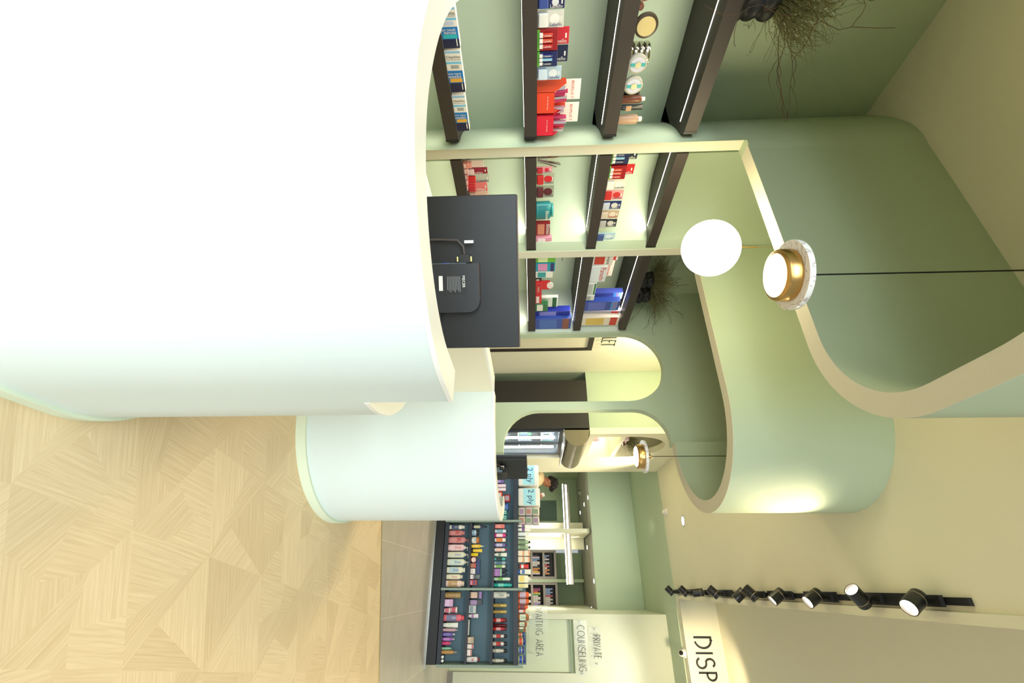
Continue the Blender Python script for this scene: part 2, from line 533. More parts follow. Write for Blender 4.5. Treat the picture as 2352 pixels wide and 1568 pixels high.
# ---- hanging fascias: two rounded rings under the ceiling
p2 = [(XF - .0, 2.52), (-1.02, 2.52)] + arc(-1.02, 3.12, .6, -90, 90, 36)[1:] + []
struct('wall_fascia_far', curved_wall([(x, y) for x, y in p2], .08, ZB, ZC), SAGE, smooth=25)
p1 = [(-2.44, .75), (-1.4, .44), (-1.15, .41)] + arc(-.92, 1.05, .50, 270, 360, 24, .62) + arc(-.87, 1.26, .45, 0, 90, 24) + [(-1.75, 1.72), (-2.04, 1.725)]
p1 = [(x - .02, y) for x, y in p1[:-1]] + [(-2.02, 1.725)]
struct('wall_fascia_near', curved_wall(p1, .08, ZB, ZC), SAGE, smooth=25)
struct('bounce_cap_1', curved_wall(p1, .08, ZB - .003, ZB - .0002), EDGE, smooth=25)  # added caps: floor bounce painted onto the fascia undersides
struct('bounce_cap_2', curved_wall([(x, y) for x, y in p2], .08, ZB - .003, ZB - .0002), EDGE, smooth=25)
# curved niche side walls; bay one | bay two | bay three | arch wall
def bez(a, b, c, n=12): return [tuple(Vector(a) * (1 - t) ** 2 + Vector(b) * 2 * t * (1 - t) + Vector(c) * t * t) for t in [i / n for i in range(n + 1)]]
near1 = bez((XL, 1.85), (-2.17, 1.61), (-1.99, 1.645))
struct('wall_partition_near', prism([(XL, 1.95)] + near1[:-2] + [(XF, 1.648), (XF, 1.72), (-2.12, 1.74)], .0, ZB + .001), SAGE, smooth=30)
struct('wall_partition_near_top', prism([(XL, 1.95)] + near1 + [(-1.99, 1.725), (-2.12, 1.74)], ZB + .001, ZC), SAGE, smooth=30)
c2 = [(-2.362, 2.0), (-2.36, 2.15), (-2.335, 2.245), (-2.295, 2.32), (-2.24, 2.385), (-2.17, 2.435), (-2.11, 2.47)]
struct('wall_partition_far', prism([(XL, 1.97), (-2.362, 1.97)] + c2 + [(XF, 2.53), (XF, 2.60), (XL, 2.60)], .0, ZC), SAGE, smooth=30)
struct('wall_bay_end', prism([(XL, 3.69), (XL, 3.68)] + bez((XL, 3.61), (-2.34, 3.60), (XF - .01, 3.715), 8) + [(XF - .01, 3.719), (XL, 3.719)], .0, 2.14), NICHE, smooth=30)

struct('bounce_cap_3', box(XF, XF + .003, 1.648, 1.722, .0, ZB - .003), EDGE)  # added strips: warm bounce light put into the partition fronts' colour
struct('bounce_cap_4', box(XF, XF + .003, 2.532, 2.602, .0, ZB - .003), EDGE)

# ---- ceilings
struct('ceiling', box(-2.7, .15, -1.4, 7.60, ZC, ZC + .1), CREAM)
struct('ceiling', box(.15, 3.4, 7.43, 7.60, ZC, ZC + .08), CREAM)
struct('ceiling', box(-2.7, 3.4, 7.60, 9.80, ZC - .012, ZC + .1), SAGE)
struct('ceiling', box(.10, 3.4, -1.4, 7.60, ZR, ZR + .1), CREAM)
struct('wall_display_face', box(.15, 3.4, 7.43, 7.53, ZC + .0801, ZR), CREAM)
struct('wall_display_lower', box(.15, 3.4, 7.4299, 7.44, ZC, ZC + .08), CREAM)
struct('wall_recess_side', box(.10, .15, -1.4, 7.43, ZC - .02, ZR), CREAM)

# ---- dispensary end
struct('wall_dispensary', box(-2.5, .372, 9.75, 9.85, 2.475, ZC), SAGE)
struct('wall_waiting_return', box(.372, .47, 8.34, 13.0, 0, ZC), WAITP)
ww = bmesh.new()
for b_ in ((.372, .445, 0, ZC), (1.124, 3.4, 0, ZC), (.445, 1.124, 1.90, ZC)):
    add_box(ww, b_[0], b_[1], 8.24, 8.34, b_[2], b_[3])
struct('wall_waiting', ww, WAITP)
struct('door_1', box(.452, 1.118, 8.305, 8.335, .005, 1.84), mat('pale_door_leaf', (204, 212, 182), .5))
struct('trim_4', box(.445, 1.124, 8.27, 8.338, 1.845, 1.899), SAGE_D)
struct('baseboard_waiting', box(1.124, 3.4, 8.225, 8.239, .003, .085), BASEB)
# back room
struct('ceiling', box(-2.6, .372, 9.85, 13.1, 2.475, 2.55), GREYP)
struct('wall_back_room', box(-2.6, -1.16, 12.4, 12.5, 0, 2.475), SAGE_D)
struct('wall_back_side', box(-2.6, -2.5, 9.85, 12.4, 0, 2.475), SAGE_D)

# ================================================================== COUNTERS
def arc_s(cx, cy, rx, a0, a1, n, ry=None): return arc(cx, cy, rx, a0, a1, n, ry)
# near counter
cn = empty('reception_counter', (-.92, .99, 0), 0, 'near pale mint reception counter with a tall curved white-edged front', 'counter')
def rel(pts, o): return [(x - o[0], y - o[1]) for x, y in pts]
O1 = (-.92, .99)
path1 = [tuple(Vector((-2.0, .82)) * (1 - t) ** 2 + Vector((-1.32, .478)) * 2 * t * (1 - t) + Vector((-.92, .483)) * t * t) for t in [i / 24 for i in range(24)]] + arc(-.92, .99, .505, 270, 360, 34, .507) + [(-.415, 1.09)]
low1 = path1[:-1] + arc(-.855, 1.11, .44, 2, 88, 24)
link('lower_front_panel', curved_wall(rel(low1, O1), .085, .04, .871), MINT, cn, 25)
link('front_panel', curved_wall(rel(path1, O1), .085, .8711, 1.091), MINT, cn, 25)
link('countertop', curved_wall(rel(offset(path1, -.0015), O1), .088, 1.091, 1.102), MINTTOP, cn, 25)
pl = offset(low1, -.011)
link('plinth', curved_wall(rel(pl, O1), .06, 0, .045), PLINTH, cn, 25)
wt = [(-1.50, 1.50), (-1.50, .70), (-1.3, .60)] + arc(-.92, .99, .415, 265, 358, 20) + [(-.505, 1.092), (-.4135, 1.092)] + arc(-.855, 1.11, .442, 0, 90, 24)[1:] + [(-1.05, 1.593), (-1.05, 1.55)]
link('worktop', prism(rel(wt, O1), .8715, .885), MINTTOP, cn, 25)
# far counter with the link panel that joins it to the near one
cf = empty('reception_counter', (-1.0, 3.0, 0), 0, 'far pale mint reception counter with a rounded end, beside the grey tile floor', 'counter')
O2 = (-1.0, 3.0)
path2 = [(-.96, 1.605), (-.96, 2.37)]
link('link_panel', prism(rel([(-1.04, 1.605), (-.96, 1.605), (-.96, 2.40), (-1.04, 2.40)], O2), 0, 1.09), WARMW, cf)
path3 = [(-.962, 2.37)] + arc(-.96, 3.05, .59, -90, 40, 44, .68)[1:]
link('front_panel', curved_wall(rel(path3, O2), .08, .05, 1.09), MINT, cf, 25)
link('plinth', curved_wall(rel(offset(path3, -.016), O2), .06, 0, .055), PLINTH, cf, 25)
link('countertop', curved_wall(rel(offset([(-.963, 1.61)] + [(-.963, 2.36)], -.002), O2), .085, 1.09, 1.1), MINTTOP, cf, 25)
link('countertop', curved_wall(rel(offset(path3, -.003), O2), .088, 1.09, 1.1), MINTTOP, cf, 25)
link('worktop', prism(rel([(-.97, 2.47)] + arc(-.96, 3.05, .50, -90, 40, 24, .59)[1:] + [(-1.0, 3.40), (-1.0, 2.47)], O2), .80, .83), MINTTOP, cf, 25)

# ================================================================== SHELVES IN THE NICHES
SH_T = (.94, 1.355, 1.77, 2.185)          # top faces
def shelf(y0, y1, zt, lab, led=True, led_end=0.0, bk=()):
    o = empty('wall_shelf', (XF, y0, zt - .065), 0, lab, 'shelf', 'dark shelves with light strips in the niches')
    pts = [(XL + .004, y0), (XF, y0), (XF, y1)] + bk
    link('board', prism([(x - XF, y - y0) for x, y in pts], 0, .065), DARKW, o)
    link('end_cap', box(-.03, .001, y1 - y0 - .012, y1 - y0 + .002, -.001, .066), BLACK, o)
    if led:
        link('led_strip', box(-.103, -.098, .005, y1 - y0 - led_end, -.0012, .002), LED, o)
        light('shelf_led_light', 'AREA', (XF - .10, (y0 + y1) / 2, zt - .072), 1.5 * (y1 - y0), (1.0, .93, .80), rot=(0, 0, 0), size=.02, size_y=(y1 - y0) * .95)
    return o
BAYS = ((.15, 1.612, 'nearest'), (1.735, 2.515, 'middle'), (2.61, 3.668, 'far'))
BKS = ([(x, y - .004) for x, y in near1[::-1] if x < XF - .03 and x > XL + .02] + [(XL + .004, 1.83)], [(x - .002, y - .006) for x, y in c2[::-1]] + [(-2.364, 1.96), (XL + .004, 1.96)], [(-2.2, 3.63), (-2.34, 3.60), (XL + .004, 3.595)])
LV = ('lowest', 'second', 'third', 'top')
for bi, (ya, yb, nm) in enumerate(BAYS):
    for k, zt in enumerate(SH_T):
        if bi == 2 and k == 0: continue
        shelf(ya, yb, zt, '%s dark bronze shelf of the %s niche, with a light strip under it' % (LV[k], nm), True, (.0, .11, .02)[bi], BKS[bi])

# ================================================================== PRODUCTS
LW = mat('label_white', (236, 232, 222), .45)
LN = mat('label_navy', (30, 42, 104), .45)
LR = mat('label_red', (196, 40, 34), .45)
LK = mat('label_black', (28, 26, 28), .45)
LB = mat('label_blue', (32, 96, 176), .45)
LG = mat('label_green', (30, 110, 62), .45)
LC = {'w': LW, 'n': LN, 'r': LR, 'k': LK, 'b': LB, 'g': LG}

def patch(name, x0, x1, z0, z1, y, m, parent):
    return link(name, box(x0, x1, y - .0008, y + .0004, z0, z1), m, parent)

def make_product(kind, w, h, col, cap=None, lab=None, txt=None, tc='k', rot=0.0, d=None, tz=.5, ts=None, tx=0.0, tl=.8, extra=None):
    """a package standing on its base, front towards -Y, w wide and h tall; returns (root, list of parts)"""
    parts = []
    root = empty('package')
    d = d or min(w, .06)
    m = cm(col)
    M2 = cm(cap) if cap else None
    L2 = cm(lab) if lab else None
    fy = -d / 2
    if kind == 'box':
        link('carton', box(-w / 2, w / 2, -d / 2, d / 2, 0, h, bevel=min(.0015, w / 20)), m, root)
        if L2: patch('label', -w * .42, w * .42, h * .12, h * .60, fy, L2, root)
        if M2: patch('band', -w / 2, w / 2, h * .76, h * .94, fy - .0004, M2, root)
    elif kind == 'card':       # blister card with a pack on its front
        link('card', box(-w / 2, w / 2, .006, .010, 0, h, bevel=.001), m, root)
        link('blister', box(-w * .40, w * .40, -.008, .006, h * .04, h * .40, bevel=.004), M2 or m, root)
        if L2: link('emblem', lathe([(0, 0), (w * .30, 0), (w * .30, .0015), (0, .002)], 20, M=Matrix.Translation((0, .0065, h * .66)) @ Matrix.Rotation(PI / 2, 4, 'X') ), L2, root)
        link('hang_hole', box(-w * .14, w * .14, .0052, .0064, h * .88, h * .93), LW, root)
        fy = .004
    elif kind in ('bottle', 'pump', 'flip', 'spray', 'nozzle'):
        ch = {'bottle': .14, 'pump': .17, 'flip': .12, 'spray': .22, 'nozzle': .26}[kind] * h
        bh = h - ch
        r = w / 2
        sy = .62 if kind in ('pump', 'flip') else .8
        link('body', lathe([(0, 0), (r * .94, 0), (r, bh * .03), (r, bh * .86), (r * .86, bh * .95), (r * .45, bh), (0, bh)], 20, 1, sy), m, root, 40)
        if kind == 'pump':
            c = lathe([(0, bh), (r * .5, bh), (r * .5, bh + ch * .35), (r * .16, bh + ch * .4), (r * .16, bh + ch * .8), (r * .34, bh + ch * .82), (r * .34, h), (0, h)], 14)
            add_box(c, 0, r * .95, -r * .14, r * .14, h - ch * .16, h - ch * .02)
        elif kind == 'nozzle':
            c = lathe([(0, bh), (r * .5, bh), (r * .45, bh + ch * .4), (r * .18, bh + ch * .5), (r * .1, h), (0, h)], 14)
        elif kind == 'flip':
            c = lathe([(0, bh), (r * .72, bh), (r * .70, h - .002), (0, h)], 18, 1, .8)
        else:
            c = lathe([(0, bh), (r * .5, bh), (r * .5, h - .003), (r * .4, h), (0, h)], 16)
        link('cap', c, M2 or LW, root, 40)
        fy = -r * sy
        if L2: link('label', lathe([(r * 1.012, bh * .14), (r * 1.012, bh * .70)], 12, 1, sy, a0=-PI * .84, a1=-PI * .16), L2, root, 60)
        fy -= .0014
    elif kind == 'can':
        r = w / 2; bh = h * .76
        link('body', lathe([(0, 0), (r * .95, 0), (r, .003), (r, bh - .004), (r * .93, bh), (0, bh)], 22), mat('can_%d_%d_%d' % col, col, .25, .35), root, 40)
        link('cap', lathe([(0, bh), (r * .92, bh), (r * .92, h * .93), (r * .6, h), (0, h)], 20), M2 or LK, root, 40)
        if L2: link('label', lathe([(r * 1.012, bh * .3), (r * 1.012, bh * .72)], 12, a0=-PI * .85, a1=-PI * .15), L2, root, 60)
        fy = -r - .0014
    elif kind == 'jar':
        r = w / 2; bh = h * .66
        link('body', lathe([(0, 0), (r * .9, 0), (r, bh * .1), (r, bh * .85), (r * .85, bh), (0, bh)], 24), m, root, 40)
        link('lid', lathe([(0, bh), (r * .98, bh), (r * .98, h - .003), (r * .92, h), (0, h)], 24), M2 or LW, root, 40)
        if L2: link('label', lathe([(r * 1.012, bh * .2), (r * 1.012, bh * .8)], 12, a0=-PI * .85, a1=-PI * .15), L2, root, 60)
        fy = -r - .0014
    elif kind == 'tube':       # stands on its cap, flat crimped end up
        r = w / 2; c0 = h * .16
        link('cap', lathe([(0, 0), (r * .8, 0), (r * .8, c0), (0, c0)], 18, 1, .7), M2 or LW, root, 40)
        bm = bmesh.new(); n = 16; rings = []
        for t in range(7):
            f = t / 6; z = c0 + (h - c0) * f
            rings.append([bm.verts.new((r * (.9 + .1 * f) * math.cos(2 * PI * k / n), r * (.68 * (1 - f) ** .8 + .03) * math.sin(2 * PI * k / n), z)) for k in range(n)])
        for A, B in zip(rings, rings[1:]):
            for k in range(n): bm.faces.new((A[k], A[(k + 1) % n], B[(k + 1) % n], B[k]))
        bm.faces.new(rings[0][::-1]); bm.faces.new(rings[-1])
        link('body', bm, m, root, 50)
        if L2:
            link('label', box(-r * .8, r * .8, -r * .62, -r * .60, h * .30, h * .52), L2, root)
        fy = -r * .63
    elif kind == 'tub':        # tapered tub with a lid
        r = w / 2
        link('body', lathe([(0, 0), (r * .76, 0), (r * .92, h * .82), (0, h * .82)], 24), m, root, 40)
        link('lid', lathe([(0, h * .82), (r, h * .82), (r, h - .002), (0, h)], 24), M2 or LW, root, 40)
        if L2: link('label', lathe([(r * .82, h * .15), (r * .93, h * .72)], 12, a0=-PI * .85, a1=-PI * .15), L2, root, 60)
        fy = -r
    elif kind == 'disc':       # round tin standing on edge, face forward
        r = w / 2
        link('tin', lathe([(0, 0), (r * .96, 0), (r, .004), (r, d - .003), (r * .9, d), (0, d)], 28, M=Matrix.Translation((0, d / 2, r)) @ Matrix.Rotation(PI / 2, 4, 'X')), m, root, 40)
        if L2: link('inlay', lathe([(0, 0), (r * .78, 0), (r * .78, .0012), (0, .0014)], 28, M=Matrix.Translation((0, -d / 2, r)) @ Matrix.Rotation(PI / 2, 4, 'X')), L2, root, 40)
        fy = -d / 2 - .002
    elif kind == 'tissue':     # soft pack, rounded
        link('wrapper', box(-w / 2, w / 2, -d / 2, d / 2, 0, h, bevel=min(w, h) * (.16 if w < .12 else .07)), m, root, 60)
        if L2: patch('label', *((-w * .30, w * .30, h * .2, h * .8) if w < .12 else (-w * .46, w * .46, h * .24, h * .80)), fy, L2, root)
        if M2: patch('band', -w * .42, w * .42, h * .05, h * .17, fy, M2, root)
    if txt:
        size = ts or (w * .30 if not rot else h * .2)
        tm = text_mesh(txt, 1.0, LC[tc])
        xs = [v.co.x for v in tm.vertices]
        wid = (max(xs) - min(xs)) or 1
        lim = (w * (.84 if kind in ('box', 'card', 'tissue') else .56)) if not rot else (h * tl)
        ys = [v.co.y for v in tm.vertices]
        size = min(ts or 9, lim / wid, (.34 * (h if not rot else w)) / ((max(ys) - min(ys)) or 1))
        o = bpy.data.objects.new('lettering', tm); COL.objects.link(o); o.parent = root
        o.matrix_local = Matrix.Translation((w * tx, fy - .0014, h * tz)) @ Matrix.Rotation(PI / 2, 4, 'X') @ Matrix.Rotation(rot, 4, 'Z') @ Matrix.Diagonal((size, size, 1, 1))
    if extra: extra(root, w, h, d)
    return root

NAMES = {'box': ('product_box', 'box'), 'card': ('blister_card', 'package'), 'bottle': ('bottle', 'bottle'), 'pump': ('pump_bottle', 'bottle'), 'flip': ('lotion_bottle', 'bottle'),
         'spray': ('spray_bottle', 'bottle'), 'nozzle': ('nozzle_bottle', 'bottle'), 'can': ('spray_can', 'can'), 'jar': ('jar', 'jar'), 'tube': ('cream_tube', 'tube'), 'tub': ('tub', 'tub'),
         'disc': ('round_tin', 'tin'), 'tissue': ('soft_pack', 'package')}
def settle(root, kind, lab, group, nm=None):
    n, c = nm or NAMES[kind]
    root.name = n
    tag(root, lab, c, group)
    return root

# ---- things on the island shelf unit; rows are (left, right, bottom, top) sizes surveyed in the plane y = 6.40
GY = 6.36
def island_item(u0, u1, zb_, v1, kind, desc, group, dy=0.0, y=None, **k):
    yy = y or GY
    a = onY(u0, 1150, yy); b = onY(u1, 1150, yy)
    zt = onY((u0 + u1) / 2, v1, yy).z
    r = make_product(kind, abs(b.x - a.x) * .93, zt - zb_, **k)
    dd = k.get('d') or min(abs(b.x - a.x) * .93, .06)
    r.location = ((a.x + b.x) / 2, yy + dy + dd / 2, zb_)
    return settle(r, kind, desc, group)

# ---- the island shelf unit
iu = empty('shelf_island', (-.35, 6.42, 0), 0, 'long low shelf island with navy boards and blue-grey backs on the tile floor', 'shelf unit')
def ip(name, x0, x1, y0, y1, z0, z1, m, bev=0): return link(name, box(x0 + .35, x1 + .35, y0 - 6.42, y1 - 6.42, z0, z1, bevel=bev), m, iu)
IX0, IX1 = -1.58, .835
ip('plinth', IX0, IX1 - .02, 6.455, 6.95, 0, .135, BLACK)
ip('kick_strip', IX0, IX1 + .02, 6.452, 6.4545, .004, .02, STEEL)
ip('back_panel', IX0, IX1, 6.71, 6.73, .16, 1.20, BLUEG)
for zt, th_ in ((.20, .05), (.504, .03), (.806, .03)):
    for xa_, xb_ in ((IX0, -.775), (-.747, .018), (.046, .805)):
        ip('shelf_board', xa_ + .001, xb_ - .001, 6.425, 6.709, zt - th_, zt, NAVY)
ip('top_board', IX0, IX1 - .03, 6.425, 6.709, 1.052, 1.11, NAVY)
for xd in (-1.58, -.774, .019, .806):
    ip('divider_panel', xd, xd + .026, 6.4245, 6.7095, .15, 1.051 if xd < .5 else 1.109, GREYSAGE)
    ip('divider_edge', xd, xd + .026, 6.402, 6.4244, .15, 1.165, GREYSAGE)

G1, G2, G3, G4 = 'bottles and tubes on the lowest board of the shelf island', 'packages on the second board of the shelf island', 'packages on the third board of the shelf island', 'goods on top of the shelf island'
GY = 6.44
def row(z, g, items):
    for it in items:
        u0, u1, v1, kind, lab = it[:5]
        kw = it[5] if len(it) > 5 else {}
        kw = dict(kw)
        zz = kw.pop('z', z); dy = kw.pop('dy', 0)
        island_item(u0, u1, zz, v1, kind, lab, g, dy=dy, **kw)
row(.2005, G1, [
 (1186, 1193, 1053, 'bottle', 'small white and green bottle beside the rounded end of the far counter', dict(col=(226, 232, 220), cap=(30, 34, 30), lab=(120, 160, 110))),
 (1204, 1215, 1067, 'flip', 'white lotion bottle with a dark blue label, first right of the left divider', dict(col=(228, 226, 218), cap=(225, 222, 214), lab=(70, 82, 120), txt='Oh So', tc='w', rot=PI / 2)),
 (1216.5, 1230, 1067, 'flip', 'old-rose lotion bottle without a pump', dict(col=(196, 122, 124), cap=(190, 118, 120), lab=(204, 134, 134), txt='R', tc='r')),
 (1231.5, 1247.5, 1076, 'pump', 'old-rose pump bottle with a red emblem', dict(col=(200, 128, 130), cap=(180, 110, 112), lab=(208, 140, 140), txt='R', tc='r')),
 (1249, 1265, 1074, 'pump', 'pale pink pump bottle with dark pink writing', dict(col=(236, 196, 200), cap=(230, 224, 218), lab=(240, 206, 210), txt='Dove', tc='r', rot=PI / 2)),
 (1266, 1281, 1075, 'pump', 'cream pump bottle with a small pale blue emblem', dict(col=(224, 222, 202), cap=(214, 212, 196), txt='Dove', tc='b', rot=PI / 2)),
 (1282.5, 1299, 1075, 'pump', 'wide cream pump bottle with teal writing', dict(col=(222, 222, 204), cap=(216, 214, 198), lab=(206, 222, 214), txt='Dove', tc='b', rot=PI / 2)),
 (1301, 1317, 1068, 'flip', 'cream bottle with a light blue label patch', dict(col=(232, 228, 206), cap=(226, 224, 208), lab=(186, 208, 216), txt='Dove', tc='b', rot=PI / 2)),
 (1318, 1331, 1062, 'flip', 'cream bottle with a small orange flower print', dict(col=(234, 226, 200), cap=(220, 200, 190), txt='Dove', tc='r', rot=PI / 2)),
 (1332, 1349, 1066, 'flip', 'pale pink bottle with a tan label and red flower, beside the middle divider', dict(col=(236, 206, 196), cap=(226, 208, 184), lab=(196, 158, 110), txt='Dove', tc='w', rot=PI / 2)),
 (1359, 1375, 1058, 'jar', 'wide bronze-gold jar beside the middle divider', dict(col=(170, 138, 88), cap=(176, 146, 96))),
 (1376, 1394, 1040, 'box', 'lilac carton of soap beside the wide bronze-gold jar', dict(col=(206, 164, 206), lab=(222, 190, 222))),
 (1395, 1410, 1034, 'tub', 'pink and white tub under another tub', dict(col=(226, 180, 186), cap=(238, 226, 220), lab=(214, 120, 140))),
 (1393, 1409, 1050, 'tub', 'pink and white tub standing on another tub', dict(col=(228, 184, 190), cap=(240, 228, 222), lab=(206, 100, 124), z=.2005 + .078)),
 (1411, 1428, 1066, 'flip', 'tall coral pink bottle with a blue and orange label', dict(col=(226, 104, 118), cap=(228, 84, 100), lab=(120, 124, 160), txt='SO', tc='w', rot=PI / 2)),
 (1430, 1443, 1051, 'tube', 'white upright tube with a faint print', dict(col=(226, 226, 216), cap=(214, 214, 206), lab=(210, 216, 200))),
 (1443.5, 1451.5, 1051, 'bottle', 'slim smoky pink bottle with a clear cap', dict(col=(196, 158, 168), cap=(170, 160, 160))),
 (1453, 1462.5, 1044, 'bottle', 'blue-violet bottle with a pale cap on the lowest board', dict(col=(108, 92, 168), cap=(206, 196, 214), lab=(132, 116, 186))),
 (1464.5, 1473, 1043, 'bottle', 'bright purple bottle with a round emblem', dict(col=(156, 88, 178), cap=(206, 190, 208), lab=(188, 132, 200))),
 (1474, 1483, 1035, 'bottle', 'short magenta bottle next to a bright purple one', dict(col=(206, 62, 116), cap=(214, 120, 150))),
 (1487, 1493.5, 1038, 'bottle', 'slim mint green bottle', dict(col=(130, 184, 156), cap=(110, 160, 136))),
 (1494, 1504, 1049, 'spray', 'amber spray bottle with a metal top', dict(col=(184, 138, 80), cap=(150, 140, 120))),
 (1506, 1514, 1028, 'disc', 'left one of two round white soaps near the end panel', dict(col=(236, 236, 232), d=.03)),
 (1515, 1523, 1028, 'disc', 'right one of two round white soaps near the end panel', dict(col=(236, 236, 232), d=.03)),
])
row(.5045, G2, [
 (1186.5, 1193.5, 1093, 'box', 'magenta carton just left of the left divider', dict(col=(196, 60, 140), lab=(230, 190, 220))),
 (1205, 1213, 1118, 'spray', 'slim black bottle with a purple label and black pump', dict(col=(60, 50, 84), cap=(22, 20, 22), lab=(200, 196, 170))),
 (1215, 1230, 1099, 'jar', 'round jar with a light blue label and black lid', dict(col=(190, 206, 214), cap=(34, 36, 38), lab=(120, 170, 206), txt='ab', tc='w')),
 (1232, 1248, 1100, 'jar', 'white jar with an orange-brown lid', dict(col=(232, 230, 222), cap=(196, 112, 44), txt='U', tc='n')),
 (1249.5, 1258, 1112, 'nozzle', 'yellow bottle with a white nozzle', dict(col=(236, 190, 40), cap=(238, 234, 220), lab=(240, 204, 90))),
 (1260, 1268, 1107, 'tube', 'bright yellow tube with a black cap', dict(col=(236, 196, 24), cap=(30, 28, 24))),
 (1269, 1277.5, 1101, 'bottle', 'short yellow bottle with a black cap', dict(col=(232, 200, 30), cap=(36, 34, 28))),
 (1278, 1292.5, 1094, 'disc', 'round white tin with a red rim', dict(col=(190, 80, 74), lab=(236, 230, 222), d=.03, txt='SPF', tc='r')),
 (1293, 1304, 1093, 'box', 'brown and red small carton', dict(col=(170, 100, 66), cap=(200, 40, 46))),
 (1281, 1322, 1100, 'box', 'long dark blue carton lying behind the small ones', dict(col=(34, 60, 116), dy=.12)),
 (1305, 1318, 1091, 'box', 'small white carton with grey print', dict(col=(232, 226, 222), lab=(206, 196, 196))),
 (1319, 1330, 1088.5, 'box', 'small white and purple carton', dict(col=(226, 218, 222), cap=(110, 60, 120))),
 (1317, 1331, 1101, 'tissue', 'crumpled smoky clear bag', dict(col=(96, 108, 112), dy=.10)),
 (1331.5, 1344, 1087, 'box', 'small red carton, lower of two', dict(col=(204, 62, 66), lab=(196, 130, 170))),
 (1331.5, 1344, 1094.5, 'box', 'small red carton, upper of two', dict(col=(196, 54, 58), lab=(70, 60, 100), z=.541)),
 (1358, 1375, 1108, 'box', 'black hair colour carton with a pale face and purple corner', dict(col=(40, 34, 38), lab=(214, 178, 156), cap=(150, 110, 180))),
 (1377, 1390, 1107, 'box', 'black carton with a purple picture and yellow dot', dict(col=(44, 40, 46), lab=(150, 120, 168))),
 (1389.5, 1409, 1093, 'box', 'carton with a mottled blue and white pattern', dict(col=(186, 190, 190), lab=(120, 136, 150))),
 (1409.5, 1420, 1098, 'tube', 'small white tube with a purple print', dict(col=(214, 208, 212), cap=(206, 200, 204), lab=(170, 100, 160))),
 (1421.5, 1461, 1078, 'box', 'long flat grey tray', dict(col=(170, 172, 168), lab=(206, 206, 200))),
 (1462.5, 1478.5, 1088, 'box', 'tan carton with a photo print', dict(col=(170, 152, 130), lab=(196, 178, 156))),
 (1479.5, 1490.5, 1087, 'box', 'white carton with a red band, left of its pair', dict(col=(232, 222, 218), cap=(196, 50, 60))),
 (1491.5, 1507, 1083, 'box', 'white carton with a red band, right of its pair', dict(col=(234, 226, 222), cap=(190, 46, 56))),
 (1508.5, 1522.5, 1100.5, 'bottle', 'white remover bottle with a dark red cap', dict(col=(228, 224, 226), cap=(150, 30, 36), txt='v', tc='r')),
])
